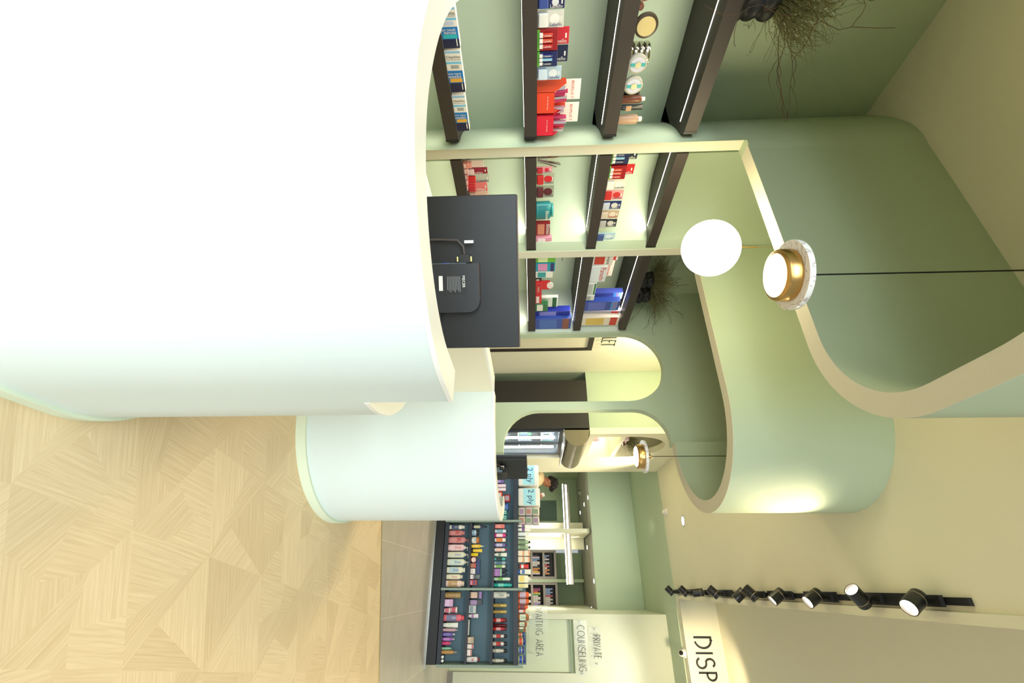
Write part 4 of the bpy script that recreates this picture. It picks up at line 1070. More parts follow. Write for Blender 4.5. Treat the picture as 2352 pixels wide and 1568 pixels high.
niche_item(591, 602, 2, 1418, 'box', 'small white carton with a red dot behind the red-curve carton', NG, col=(230, 220, 212), cap=(206, 50, 44), d=.02, xf=XF - .12)
niche_item(615, 651, 2, 1392, 'box', 'white and light blue painkiller carton with red lettering', NG, col=(228, 232, 232), txt='Panado', tc='r', d=.06, tz=.74)
niche_item(602, 640, 2, 1408, 'card', 'white header card with red lettering behind the painkiller carton', NG, col=(230, 222, 206), txt='Prospan', tc='r', xf=XF - .12, tz=.8)
niche_item(654, 680, 2, 1368, 'box', 'white carton with a round black emblem, larger of its pair', NG, col=(222, 222, 214), lab=(190, 192, 184), d=.03, cap=(40, 120, 70))
niche_item(682, 693, 2, 1364, 'box', 'white carton with a round black emblem, smaller of its pair', NG, col=(222, 222, 214), lab=(170, 172, 164), d=.03)
niche_item(676, 691, 2, 1428, 'box', 'tall blue antacid carton behind the small white ones', NG, col=(70, 84, 176), cap=(60, 140, 214), txt='ENO', tc='r', tz=.86, d=.05, xf=XF - .12)
niche_item(696, 717, 2, 1421, 'box', 'tall blue antacid carton in front, with a red and white badge', NG, col=(44, 70, 160), lab=(86, 100, 190), cap=(60, 150, 220), txt='ENO', tc='r', tz=.86, d=.05)
niche_item(718, 724, 2, 1424, 'box', 'tall grey carton with a red top, left of its pair', NG, col=(176, 174, 186), cap=(206, 44, 36), d=.06, xf=XF - .08)
niche_item(732, 750, 2, 1420, 'box', 'tall cream carton with a red top and yellow drop, right of its pair', NG, col=(236, 222, 200), cap=(210, 48, 36), lab=(226, 190, 90), d=.06)

# ================================================================== SCREENS ON THE COUNTERS
PLB = mat('black_monitor_plastic', (11, 11, 13), .5, noise=.05, nscale=200)
PLE = mat('navy_black_edge', (44, 54, 72), .4)
PORT = mat('port_panel', (120, 136, 148), .4, .3)
def monitor(A, B, ztop, zbot, zdesk, lab, big=True):
    """A, B: plan ends of the screen seen from the back; the back faces the customer"""
    a, b = Vector(A), Vector(B)
    W = (b - a).length; ang = math.atan2(b.y - a.y, b.x - a.x)
    c = (a + b) / 2; H = ztop - zbot
    r = empty('computer_monitor', (c.x, c.y, zdesk), ang); tag(r, lab, 'monitor')
    z0 = zbot - zdesk
    link('screen_housing', box(-W / 2, W / 2, 0, .028, z0, z0 + H, bevel=.003), PLB, r)
    link('bezel', box(-W / 2 - .002, W / 2 + .002, .026, .036, z0 - .002, z0 + H + .003, bevel=.002), PLE, r)
    link('top_edge', box(-W / 2 + .004, W / 2 - .004, .004, .0262, z0 + H, z0 + H + .0022), mat('bronze_vented_edge', (96, 74, 60), .5, .2, noise=.3, nscale=300), r)
    st = lathe([(0, 0), (.09, 0), (.09, .008), (.03, .014), (.03, z0 + .03), (0, z0 + .03)], 24, 1, .8, M=Matrix.Translation((0, .09, 0)))
    add_box(st, -.03, .03, .034, .11, z0 + .01, z0 + .06)
    link('stand', st, PLB, r)
    # mini computer bolted on the back
    s = W / .54
    mx0, mx1, mz0, mz1 = -.03 * s, .14 * s, z0 + .02, z0 + .195 * s
    if not big: mx0, mx1, mz0, mz1 = -.10 * s, .12 * s, z0 + .03, z0 + .15
    rr = .04 * s
    pts = [(mx0, mz0), (mx1, mz0)] + [(mx1 - rr + rr * math.cos(t), mz1 - rr + rr * math.sin(t)) for t in [i * PI / 16 for i in range(9)]] + [(mx0, mz1)]
    bm = bmesh.new()
    F_ = [bm.verts.new((x, -.042, z)) for x, z in pts]; B_ = [bm.verts.new((x, -.001, z)) for x, z in pts]
    n = len(pts)
    for i in range(n): bm.faces.new((F_[i], F_[(i + 1) % n], B_[(i + 1) % n], B_[i]))
    bm.faces.new(F_[::-1]); bm.faces.new(B_)
    mp_ = link('mini_computer', bm, mat('mini_computer_shell', (30, 31, 36), .4), r, 30)
    vb = bmesh.new()
    for i in range(26):
        x = mx0 + .006 + (mx1 - rr - mx0 - .01) * i / 25
        add_box(vb, x - .0009, x + .0009, -.040, -.006, mz1, mz1 + .0012)
    link('vent', vb, mat('vent_copper', (120, 92, 70), .4, .5), mp_)
    link('port_panel', box(mx0 - .0015, mx0 + .001, -.040, -.004, mz0, mz1 - .045 * s), PORT, mp_)
    link('video_port', box(mx0 - .005, mx0 - .0015, -.024, -.010, mz0 + .045 * s, mz0 + .068 * s), mat('port_blue', (36, 60, 160), .4), mp_)
    pg = box(mx0 - .034, mx0 - .002, -.027, -.006, mz1 - .072 * s, mz1 - .034 * s, bevel=.002)
    pl_ = link('cable_plug', pg, BLACK, mp_)
    for zz in (mz1 - .077 * s, mz1 - .030 * s):
        link('thumb_screw', lathe([(0, 0), (.004, 0), (.004, .018), (0, .018)], 12, M=Matrix.Translation((mx0 - .008, -.017, zz)) @ Matrix.Rotation(-PI / 2, 4, 'Y')), mat('pale_gold_screw', (206, 196, 130), .35, .6), pl_)
    lbx0, lbx1, lbz0, lbz1 = mx0 + .04 * s, mx0 + .105 * s, mz0 + .03 * s, mz1 - .045 * s
    lb = link('rating_label', box(lbx0, lbx1, -.0428, -.0420, lbz0, lbz1), mat('dull_black_label', (22, 22, 24), .5), mp_)
    link('serial_sticker', box(lbx0 + .002, lbx1 - .012, -.0434, -.0429, lbz0 + .004, lbz0 + .018), LW, lb)
    if big:
        letters('MECER', .014, LW, lb, lbx0 + .023, -.0434, lbz1 - .010)
        bm = bmesh.new()
        for i in range(9): add_box(bm, lbx0 + .004, lbx1 - .006 - .004 * (i % 3), -.0433, -.0429, lbz1 - .024 - .0055 * i, lbz1 - .0225 - .0055 * i)
        link('fine_print', bm, mat('print_grey', (150, 150, 150), .6), lb)
    # power and video leads running down behind the counter
    link('cable', tube([(mx0 - .034, -.017, mz1 - .053 * s), (mx0 - .062, -.022, mz1 - .055 * s), (mx0 - .084, -.024, mz1 - .075 * s), (mx0 - .088, -.022, mz0 + .03), (mx0 - .09, .0, z0 - .02), (mx0 - .08, .06, .01)], .0042, 8), mat('bronze_grey_cable', (70, 62, 60), .35), r, 60)
    link('cable_tag', box(mx0 - .082, mx0 - .072, -.030, -.0285, mz1 - .05 * s, mz1 - .018 * s), LW, r)
    link('cable', tube([(mx1 + .002, -.012, mz0 + .03), (mx1 + .03, -.016, mz0 + .03), (mx1 + .045, -.012, mz0 - .0), (mx1 + .05, .02, z0 - .02), (mx1 + .04, .08, .01)], .0042, 8), BLACK, r, 60)
    return r
q1, q2 = onD(445, 1187, 1.63), onD(797, 1194, 1.68)
monitor((q1.x, q1.y), (q2.x, q2.y), 1.262, .925, .8855, 'large black computer screen seen from behind over the near counter')
q1, q2 = onD(1056, 1210, 3.02), onD(1100, 1209, 3.30)
monitor((q1.x, q1.y), (q2.x, q2.y), 1.268, .98, .8305, 'small dark computer screen seen from behind at the rounded end of the far counter', False)

# ================================================================== DRIED PLANTS
FOL = mat('dried_foliage', (98, 98, 58), .8, noise=.4, nscale=60)
TWIG = mat('curly_twig', (74, 50, 30), .8, noise=.2)
BLOS = mat('dried_blossom', (150, 136, 92), .8)
def plant(loc, lab, R, h, sd, dens=260, ymin=-9, ymax=9, xmin=-2.488, pm=None):
    Rn = random.Random(sd)
    r = empty('potted_dried_plant', loc); tag(r, lab, 'plant')
    bm = bmesh.new()
    n = 48; L_ = 22; rings = []
    for j in range(L_ + 1):
        z = h * j / L_
        rad = R * (.80 + .20 * abs(math.sin(PI * 3 * j / L_)) ** .7)
        rings.append([bm.verts.new((rad * (1 + .10 * math.cos(6 * t + j * .35)) * math.cos(t), rad * (1 + .10 * math.cos(6 * t + j * .35)) * math.sin(t), z)) for t in [2 * PI * k / n for k in range(n)]])
    for A, B in zip(rings, rings[1:]):
        for k in range(n): bm.faces.new((A[k], A[(k + 1) % n], B[(k + 1) % n], B[k]))
    bm.faces.new(rings[0][::-1]); bm.faces.new(rings[-1])
    link('pot', bm, pm or BLACKM, r, 60)
    fb = bmesh.new(); bb = bmesh.new()
    def cl(p): return (max(p[0], xmin - loc[0]), min(max(p[1], ymin - loc[1]), ymax - loc[1]), p[2])
    def sprig(p, d, ln, rad, depth):
        pts = [p]; q = Vector(p); dd = Vector(d).normalized()
        for i in range(4):
            dd = (dd + Vector((Rn.uniform(-.35, .35), Rn.uniform(-.35, .35), Rn.uniform(-.25, .25)))).normalized()
            q = q + dd * ln / 4
            pts.append(tuple(q))
            if depth and i > 0:
                sprig(tuple(q), dd + Vector((Rn.uniform(-1, 1), Rn.uniform(-1, 1), Rn.uniform(-.5, .8))), ln * .4, rad * .7, depth - 1)
        pts = [cl(p) for p in pts]
        add_tube(fb, pts, [rad, rad * .9, rad * .8, rad * .7, rad * .4], 3, False)
        if Rn.random() < .35:
            b0 = Vector(pts[-1]); s_ = Rn.uniform(.002, .0045)
            add_lathe(bb, [(0, -s_), (s_, 0), (0, s_)], 4, M=Matrix.Translation(b0))
    for i in range(dens):
        a = Rn.uniform(0, 2 * PI); t = Rn.uniform(.1, 1.15)
        d = (math.cos(a) * t, math.sin(a) * t, Rn.uniform(.35, 1.1))
        q = Rn.uniform(0, .7) * R
        sprig((math.cos(a) * q, math.sin(a) * q, h * .93), d, Rn.uniform(.09, .19) * R / .07, .0017, 1)
    tag(link('foliage', fb, FOL, r), kind='stuff')
    tag(link('blossoms', bb, BLOS, r), kind='stuff')
    for i in range(7):
        a = Rn.uniform(-1.6, 1.6); tw = bmesh.new()
        q = Vector((0, 0, h * .9)); dd = Vector((math.cos(a), math.sin(a), Rn.uniform(.7, 1.6))).normalized(); pts = [tuple(q)]
        for k in range(12):
            dd = (dd + Vector((Rn.uniform(-.5, .5), Rn.uniform(-.5, .5), Rn.uniform(-.42, .30)))).normalized()
            q = q + dd * .033 * R / .07; pts.append(tuple(q))
            if k in (5, 8):
                e = dd + Vector((Rn.uniform(-1, 1), Rn.uniform(-1, 1), Rn.uniform(-.6, .6)))
                z = q.copy(); sp = [tuple(z)]
                for m_ in range(5):
                    e = (e + Vector((Rn.uniform(-.5, .5), Rn.uniform(-.5, .5), Rn.uniform(-.5, .5)))).normalized(); z = z + e * .022 * R / .07; sp.append(tuple(z))
                add_tube(tw, [cl(p) for p in sp], [.0012] * 5 + [.0006], 4, False)
        add_tube(tw, [cl(p) for p in pts], [.0019 - .00008 * k for k in range(13)], 5, False)
        link('twig', tw, TWIG, r)
    return r
plant((-2.26, 1.05, 2.186), 'dried plant with curly twigs in a ribbed black pot on the nearest top shelf', .105, .20, 5, 300, ymin=.78, ymax=1.58)
plant((-2.27, 3.16, 2.186), 'left dried plant in a ribbed black pot on the far top shelf', .066, .155, 11, 190, ymax=3.250)
plant((-2.26, 3.36, 2.186), 'right dried plant in a rounded black pot on the far top shelf', .075, .165, 23, 190, ymin=3.275, ymax=3.66)
plant((-1.84, 6.42, 2.501), 'dried plant with long curly twigs in the arched niche over the drinks fridge', .078, .15, 31, 200, xmin=-2.07, pm=mat('brown_glaze', (92, 62, 42), .3, .2))

# ================================================================== LAMPS
def marble_material():
    m = bpy.data.materials.new('white_marble'); m.use_nodes = True
    nt = m.node_tree; b = nt.nodes['Principled BSDF']; b.inputs['Roughness'].default_value = .25
    tc = nt.nodes.new('ShaderNodeTexCoord'); nz = nt.nodes.new('ShaderNodeTexNoise'); nz.inputs['Scale'].default_value = 9; nz.inputs['Distortion'].default_value = 2.5; nz.inputs['Detail'].default_value = 5
    nt.links.new(tc.outputs['Object'], nz.inputs['Vector'])
    rp = nt.nodes.new('ShaderNodeValToRGB')
    e = rp.color_ramp.elements; e[0].position = .47; e[0].color = (.80, .78, .76, 1); e[1].position = .53; e[1].color = (.80, .78, .76, 1)
    x = e.new(.50); x.color = (.42, .36, .32, 1)
    nt.links.new(nz.outputs['Fac'], rp.inputs[0]); nt.links.new(rp.outputs[0], b.inputs['Base Color'])
    return m
MARBLE = marble_material()
def pendant(c, R, ztop, lab, power):
    r = empty('pendant_lamp', c); tag(r, lab, 'lamp', 'brass and marble disc pendants')
    r.rotation_euler = (0, 0, 0)
    k = R / .125
    link('marble_disc', lathe([(0, .0), (R, .0), (R + .001, .004), (R + .001, .016 * k), (R, .02 * k), (0, .02 * k)], 48), MARBLE, r, 40)
    link('brass_drum', lathe([(0, -.05 * k), (.084 * k, -.05 * k), (.090 * k, -.047 * k), (.094 * k, -.04 * k), (.094 * k, -.0005), (0, -.0005)], 48), BRASS, r, 40)
    link('diffuser', lathe([(0, -.053 * k), (.076 * k, -.053 * k), (.078 * k, -.0502 * k), (0, -.0502 * k)], 40), LAMPW, r, 40)
    link('brass_cap', lathe([(0, .0205 * k), (.022 * k, .0205 * k), (.022 * k, .058 * k), (.008 * k, .062 * k), (.008 * k, .072 * k), (0, .072 * k)], 24), BRASS, r, 40)
    link('cord', tube([(0, 0, .07 * k), (0, 0, ztop - c[2])], .0028, 6), BLACK, r)
    light('pendant_light', 'SPOT', (c[0], c[1], c[2] - .075 * k), power, WARM, rot=(0, 0, 0), size=.07, spot=165, blend=.6)
p_ = onD(632, 1812, 1.60)
pendant((p_.x, p_.y, p_.z), .122, ZC, 'nearest disc pendant lamp of brass and marble on a black cord', 9)
p_ = onD(1048, 1476, 3.50)
pendant((p_.x, p_.y, p_.z), .122, ZC, 'far disc pendant lamp of brass and marble, hanging before the second arch', 12)

p_ = onD(570, 1632, 2.30)
g = empty('globe_lamp', (p_.x, p_.y, p_.z)); tag(g, 'large glowing white globe lamp on a slim brass stem', 'lamp')
link('globe', lathe([(0, -.14)] + [(.14 * math.sin(t), -.14 * math.cos(t)) for t in [PI * i / 28 for i in range(1, 28)]] + [(0, .14)], 48), GLOBE, g, 60)
link('collar', lathe([(0, .138), (.030, .1365), (.026, .142), (.006, .144), (.006, .154), (0, .154)], 24), BRASS, g, 40)
link('stem', lathe([(0, .154), (.0035, .154), (.0035, .235), (0, .235)], 12), BRASS, g)
link('cord', tube([(0, 0, .234), (0, 0, ZC - p_.z)], .0012, 6), BRASS, g)

# track with ten spots
TX = .055
tr = empty('lighting_track', (TX, 0, ZC)); tag(tr, 'long black ceiling track carrying the spotlights', 'lighting track')
link('rail', box(-.017, .017, 2.52, 7.58, -.022, -.001), BLACK, tr)
for y in (2.9, 3.55, 4.15, 5.35, 6.5):
    link('coupling', box(-.031, .031, y, y + .42, -.026, -.0221 + .001), BLACK, tr)
CAN = mat('spot_black', (26, 26, 24), .38)
def spot(u, v, lit, aim, lab, ln=.115, R=.042):
    y = onZ(u, v, ZC - .11).y
    x = TX
    r = empty('track_spotlight', (x, y, ZC - .026)); tag(r, lab, 'spotlight', 'black spotlights on the ceiling track')
    link('adapter', box(-.026, .026, -.075, .075, -.022, 0), CAN, r)
    link('arm', tube([(0, 0, -.02), (0, 0, -.062)], .007, 8), CAN, r)
    M = Matrix.Translation((0, 0, -.085)) @ Vector(aim).to_track_quat('-Z', 'Y').to_matrix().to_4x4()
    hd_ = link('head', lathe([(0, .045), (R * .94, .045), (R, .040), (R, -ln + .045), (R * .90, -ln + .045), (R * .86, -ln + .06), (0, -ln + .06)], 32, M=M), CAN, r, 40)
    link('ring_line', lathe([(R + .0003, .012), (R + .0008, .0135), (R + .0003, .015)], 32, M=M), mat('ring_pale', (190, 170, 140), .3, .6), hd_)
    link('lens', lathe([(0, -ln + .0592), (R * .84, -ln + .0592), (R * .84, -ln + .0596), (0, -ln + .0596)], 28, M=M), mat('spot_lens', (255, 236, 205), .4, emit=11.0, ecol=(1, .86, .64)), hd_)
    a = Vector(aim).normalized()
    lp = Vector((x, y, ZC - .026 - .085)) + a * (ln - .03)
    if lit: light('track_spot_light', 'SPOT', lp, lit, WARM, target=lp + a, size=.035, spot=62, blend=.7)
SP = [(1362, 1541, 12, (-.9, .3, -.75), 'farthest track spotlight, turned to the left'), (1362, 1573, 12, (-.9, .35, -.8), 'track spotlight turned left, second from the far wall'),
      (1376, 1609, 10, (.12, .35, -1), 'small track spotlight pointing almost straight down, third from the far wall'), (1363, 1642, 14, (-.85, .4, -.8), 'track spotlight turned left, fourth from the far wall'),
      (1376, 1704, 42, (.62, .2, -.75), 'track spotlight aimed right with a thin lit crescent, fifth from the far wall'), (1362, 1727, 14, (-.8, .5, -.6), 'track spotlight turned left, crossing the one beside it'),
      (1374, 1790, 42, (.55, .0, -.85), 'track spotlight with a lit oval face, fourth from the near end'), (1380, 1874, 42, (.5, -.1, -.9), 'track spotlight with a lit oval face, third from the near end'),
      (1372, 1975, 22, (-.75, -.35, -.75), 'glowing track spotlight aimed left at the rounded fascia'), (1385, 2105, 42, (.45, -.30, -.85), 'nearest and largest glowing track spotlight')]
for s_ in SP: spot(*s_)
# beam on the raised display face with the word
light('display_wash_light', 'SPOT', (.9, 6.3, ZC - .1), 55, WARM, target=(1.05, 7.43, 3.55), size=.05, spot=80, blend=.9)
light('near_fascia_wash', 'SPOT', (TX, 3.35, ZC - .2), 20, (1, .84, .60), target=(-.62, 2.66, 2.72), size=.04, spot=50, blend=.9)

dl = empty('recessed_downlight', tuple(onZ(1196, 1569, ZC))); tag(dl, 'round recessed ceiling downlight beside the rounded fascia end', 'downlight')
link('rim', lathe([(.075, -.0005), (.066, -.006), (.056, -.003), (.056, -.0005)], 36), STEEL, dl, 40)
link('lens', lathe([(0, -.003), (.056, -.003), (.056, -.0012), (0, -.0012)], 30), mat('downlight_lens', (255, 252, 244), .4, emit=9.0, ecol=(1, .96, .88)), dl)
light('downlight_light', 'SPOT', (dl.location.x, dl.location.y, ZC - .02), 22, (1, .92, .78), rot=(0, 0, 0), size=.05, spot=120, blend=.8)
q = onZ(1179, 1522, ZC - .012)
sn = empty('smoke_detector', (q.x, 7.40, ZC)); tag(sn, 'small cream dome sensor on the ceiling near the far wall', 'smoke detector')
link('base', lathe([(0, -.012), (.058, -.012), (.06, -.001), (0, -.001)], 28), WHITEP, sn, 40)
link('dome', lathe([(.046, -.0121), (.044, -.035), (.030, -.058), (0, -.066)], 28), WHITEP, sn, 40)
q = onZ(1500, 1568, ZC - .04)
cv = empty('security_camera', (q.x, 7.30 if False else q.y, ZC - .0)); cv.location = (1.0 * onY(1500, 1572, 7.515).x, 7.515, ZC); tag(cv, 'small white dome camera under the edge by the large black letters', 'security camera')
link('base', lathe([(0, -.03), (.052, -.03), (.055, -.001), (0, -.001)], 28), WHITEP, cv, 40)
M_ = Matrix.Translation((0, 0, -.045)) @ Vector((-.3, -1, -.6)).to_track_quat('Z', 'Y').to_matrix().to_4x4()
link('turret', lathe([(0, -.04)] + [(.042 * math.cos(t), .042 * math.sin(t)) for t in [-PI / 2 + PI * i / 12 for i in range(1, 10)]] + [(0, .034)], 24, M=M_), WHITEP, cv, 60)
link('lens_cover', lathe([(0, .0342), (.028, .0342), (.026, .038), (0, .042)], 24, M=M_), BLACK, cv, 40)

# ================================================================== SIGNS
INK = mat('sign_ink_black', (24, 24, 26), .4)
def sign(word, x0, z0, y, h, stroke, gap, wide, lab, panel=None, m=INK):
    bm, wd = drawn_word(word, h, stroke, gap, wide)
    if panel:
        r = empty('wall_sign', (x0, y, z0)); tag(r, lab, 'sign', None)
        px0, px1, pz0, pz1 = panel
        link('acrylic_panel', box(px0, px1, 0, .006, pz0, pz1), ACRYL, r)
        for (sx_, sz_) in ((px0 + .03, pz0 + (pz1 - pz0) * .5), (px1 - .03, pz0 + (pz1 - pz0) * .5)):
            link('standoff', lathe([(0, -.003), (.009, -.003), (.009, .03), (0, .03)], 16, M=Matrix.Translation((sx_, 0, sz_)) @ Matrix.Rotation(-PI / 2, 4, 'X')), STEEL, r, 40)
        bm.transform(Matrix.Translation((0, -.0005, 0)))
        link('lettering', bm, m, r)
        return r
    o = link('wall_lettering', bm, m); o.location = (x0, y, z0)
    return tag(o, lab, 'sign')
# the four large letters on the raised ceiling face
def hit(u, v, y): return onY(u, v, y)
Ya = 7.4285
L0 = hit(1463, 1592, Ya); L1 = hit(1566, 1600, Ya)
sign('DISP', L0.x, 3.455, Ya, .225, .025, .050, 1.0, 'large black letters DISP on the raised ceiling face above the spotlights').scale = (1, 1, 1)
S1 = 8.205
a_ = hit(1396, 1228, S1)
sign('WAITING AREA', a_.x, 1.325, S1, .105, .0065, .018, .92, 'clear sign with thin black letters WAITING AREA behind the shelf island', (-.04, .64, -.10, .19))
a_ = hit(1436, 1326, S1)
sign('COUNSELING', a_.x, 1.955, S1, .105, .0065, .016, 1.0, 'clear sign with the thin black letters COUNSELING over the pale door', (-.07, .63, -.05, .15))
a_ = hit(1458, 1362, S1)
sign('PRIVATE', a_.x, 2.185, S1, .105, .0065, .016, .80, 'clear sign with the thin black letters PRIVATE above a longer sign', (-.10, .39, -.05, .14))
# washroom sign on the corridor wall, seen edge on through the first arch
tsn = empty('wall_sign', (XL + .03, 4.30, 2.10), PI / 2); tag(tsn, 'clear sign with the black letters TOILET over the dark door in the first arch', 'sign')
link('acrylic_panel', box(-.06, .50, 0, .005, -.05, .25), ACRYL, tsn)
link('lettering', drawn_word('TOILET', .155, .013, .022, 1.0)[0], INK, tsn, loc=(0, -.001, .025))

# ================================================================== CORRIDOR DOOR
dr = bmesh.new()
add_box(dr, XL + .0041, XL + .03, 3.95, 4.845, 1.98, 2.035); add_box(dr, XL + .0041, XL + .03, 4.80, 4.845, 0.01, 1.98)
struct('trim_5', dr, DARKW)
struct('door_2', box(XL + .0041, XL + .012, 3.95, 4.80, .01, 1.98), mat('warm_white_door', (236, 228, 200), .5))
light('corridor_ceiling_light', 'POINT', (-2.12, 4.35, 2.75), 25, (1, .88, .60), size=.12)
light('waiting_area_light', 'SPOT', (1.25, 7.0, 3.25), 62, (1, .96, .86), target=(1.2, 7.9, 0), size=.08, spot=125, blend=.5)
light('far_ceiling_light', 'SPOT', (-.9, 8.2, 3.28), 50, (1, .97, .86), target=(-.9, 9.2, 1.6), size=.08, spot=150, blend=.9)
light('far_niche_wall_light', 'SPOT', (-1.15, 6.9, 3.1), 50, (1, .90, .62), target=(-1.7, 6.7, 2.1), size=.08, spot=110, blend=.8)

# ================================================================== DRINKS FRIDGE
fr = empty('drinks_fridge', (-1.70, 6.05, 0)); tag(fr, 'tall black drinks fridge with lit glass doors and a curved header', 'fridge')
FY0, FY1 = 5.50, 6.66
def fp(name, x0, x1, y0, y1, z0, z1, m, par=None, bev=0): return link(name, box(x0 + 1.70, x1 + 1.70, y0 - 6.05, y1 - 6.05, z0, z1, bevel=bev), m, par or fr)
bm = bmesh.new()
add_box(bm, -2.36 + 1.7, -1.72 + 1.7, FY0 - 6.05 - .03, FY0 - 6.05 + .02, 0.02, 2.02)
add_box(bm, -2.36 + 1.7, -1.72 + 1.7, FY1 - 6.05 - .02, FY1 - 6.05 + .02, 0.02, 2.02)
add_box(bm, -2.36 + 1.7, -2.33 + 1.7, FY0 - 6.05, FY1 - 6.05, 0.02, 2.02)
add_box(bm, -2.33 + 1.7, -1.72 + 1.7, FY0 - 6.05, FY1 - 6.05, 1.72, 2.02)
add_box(bm, -2.33 + 1.7, -1.72 + 1.7, FY0 - 6.05, FY1 - 6.05, .02, .22)
link('cabinet', bm, DARKW if False else mat('fridge_black_brown', (38, 33, 29), .45), fr)
fp('inner_lining', -2.32, -2.31, FY0 + .03, FY1 - .03, .24, 1.70, mat('fridge_lining', (226, 236, 244), .4))
for y in (FY0 + .10, 6.09, FY1 - .10):
    fp('fridge_tube_light', -1.80, -1.775, y - .014, y + .014, .35, 1.62, mat('fridge_tube', (240, 248, 255), .4, emit=11, ecol=(.85, .94, 1.0)))
for k in range(4):
    fp('wire_shelf', -2.30, -1.80, FY0 + .03, FY1 - .03, .48 + .32 * k, .49 + .32 * k, WHITEP)
for (a, b) in ((FY0 + .03, 6.065), (6.085, FY1 - .02)):
    d = fp('glass_door', -1.718, -1.712, a, b, .24, 1.70, GLASS)
    for (ya, yb, za, zb_) in ((a, a + .035, .24, 1.70), (b - .035, b, .24, 1.70), (a + .036, b - .036, 1.66, 1.70), (a + .036, b - .036, .24, .29)):
        fp('door_frame', -1.724, -1.70, ya, yb, za, zb_, mat('fridge_frame', (52, 58, 66), .4), d)
fp('kick_plate', -1.74, -1.72, FY0, FY1, .02, .20, BLACK)
hd = bmesh.new()
for (s, e) in ((0, 1),):
    pts = [(-1.70, 1.70)] + [(-1.66 + .16 * math.cos(t) , 1.86 + .15 * math.sin(t)) for t in [-PI / 2 * .96 + PI * .96 * i / 16 for i in range(17)]] + [(-1.70, 2.02)]
    V0 = [hd.verts.new((x + 1.7, FY0 - .02 - 6.05, z)) for x, z in pts]; V1 = [hd.verts.new((x + 1.7, FY1 + .02 - 6.05, z)) for x, z in pts]
    for i in range(len(pts)): hd.faces.new((V0[i], V0[(i + 1) % len(pts)], V1[(i + 1) % len(pts)], V1[i]))
    hd.faces.new(V0[::-1]); hd.faces.new(V1)
link('header', hd, mat('fridge_header_bronze', (132, 122, 98), .36, .5), fr, 30)
fp('header_trim', -1.60, -1.52, FY0 - .021, FY1 + .021, 1.700, 1.712, STEEL)
for s in range(4):
    for j in range(9):
        y = FY0 + .10 + j * .115
        col = [(70, 84, 110), (214, 220, 226), (60, 140, 90), (190, 200, 210), (150, 110, 90)][(j * 3 + s) % 5]
        hh = [.19, .21, .17][(j + s) % 3]
        r = make_product('bottle', .062, hh, col=col, cap=(60, 70, 80), lab=[(200, 210, 216), (90, 110, 150), (40, 60, 50)][(j + s) % 3], d=.06)
        r.location = (-1.87, y, .4905 + .32 * s); r.rotation_euler = (0, 0, PI / 2)
        settle(r, 'bottle', 'chilled bottle on the %s rack of the drinks fridge, %s from its near side' % (('lowest', 'second', 'third', 'top')[s], ('first', 'second', 'third', 'fourth', 'fifth', 'sixth', 'seventh', 'eighth', 'ninth')[j]), 'bottles in the drinks fridge')
light('fridge_inner_light', 'AREA', (-1.85, 6.1, 1.66), 6, (.85, .94, 1), rot=(0, 0, 0), size=.3, size_y=.9)

# rolled towels and the light strip in the arched niche
def towel(x, y, z, col, lab, r_=.07, ln=.24):
    n = 60; bm = bmesh.new(); A = []; B = []
    for i in range(n + 1):
        t = i / n * 6.2 * PI; rr = r_ * (.12 + .88 * i / n)
        A.append(bm.verts.new((0, rr * math.cos(t), r_ + rr * math.sin(t)))); B.append(bm.verts.new((-ln, rr * math.cos(t), r_ + rr * math.sin(t))))
    for i in range(n): bm.faces.new((A[i], A[i + 1], B[i + 1], B[i]))
    o = link('rolled_towel', bm, mat('towel_%d' % col[0], col, .95, noise=.1, nscale=120, bump=.4), None, 60)
    sm = o.modifiers.new('thickness', 'SOLIDIFY'); sm.thickness = .009; sm.offset = -1
    o.location = (x, y, z)
    return tag(o, lab, 'towel', 'rolled towels in the arched niche')
towel(-1.75, 6.11, 2.1015, (214, 190, 196), 'pink edged rolled towel on the lower board of the arched niche')
towel(-1.72, 6.03, 2.5005, (206, 182, 190), 'pink rolled towel beside the plant pot in the arched niche', .06)
ls = empty('niche_light_strip', (-1.95, 5.68, 2.436)); tag(ls, 'thin light strip under the board of the arched niche', 'light strip')
link('strip', box(0, .012, 0, .92, -.008, -.001), LED, ls)
light('niche_strip_light', 'AREA', (-1.9, 6.15, 2.42), 2, (1, .93, .7), rot=(0, 0, 0), size=.05, size_y=.8)

# ================================================================== DISPENSARY BACK ROOM
PX0 = onY(1213.5, 1300, 9.9).x; PX1 = onY(1223, 1300, 9.9).x
def pierced():
    bm = bmesh.new()
    y0, y1, z1 = 9.90, 11.1, 2.44
    outer = [(y0, 0), (y1, 0), (y1, z1), (y0, z1)]
    hole = [(10.45 + .33 * math.cos(t), 1.98 + .33 * math.sin(t)) for t in [2 * PI * i / 28 for i in range(28)]]
    ov = [bm.verts.new((PX1, y, z)) for y, z in outer]; hv = [bm.verts.new((PX1, y, z)) for y, z in hole]
    es = [bm.edges.new((L_[i], L_[(i + 1) % len(L_)])) for L_ in (ov, hv) for i in range(len(L_))]
    r = bmesh.ops.triangle_fill(bm, edges=es, use_beauty=True, use_dissolve=False)
    ff = [g for g in r['geom'] if isinstance(g, bmesh.types.BMFace)]
    e = bmesh.ops.extrude_face_region(bm, geom=ff)
    for v in e['geom']:
        if isinstance(v, bmesh.types.BMVert): v.co.x = PX0
    return bm
struct('wall_pierced_pier', pierced(), WARMW)
WX0 = onY(1201, 1300, 11.2).x; WX1 = onY(1262, 1300, 11.2).x
struct('wall_back_pier', box(WX0, WX1, 11.12, 11.22, 0, 2.44), WARMW)
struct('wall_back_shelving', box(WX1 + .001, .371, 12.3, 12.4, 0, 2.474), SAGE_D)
da = onY(1150, 1240, 12.39); db = onY(1162, 1278, 12.39)
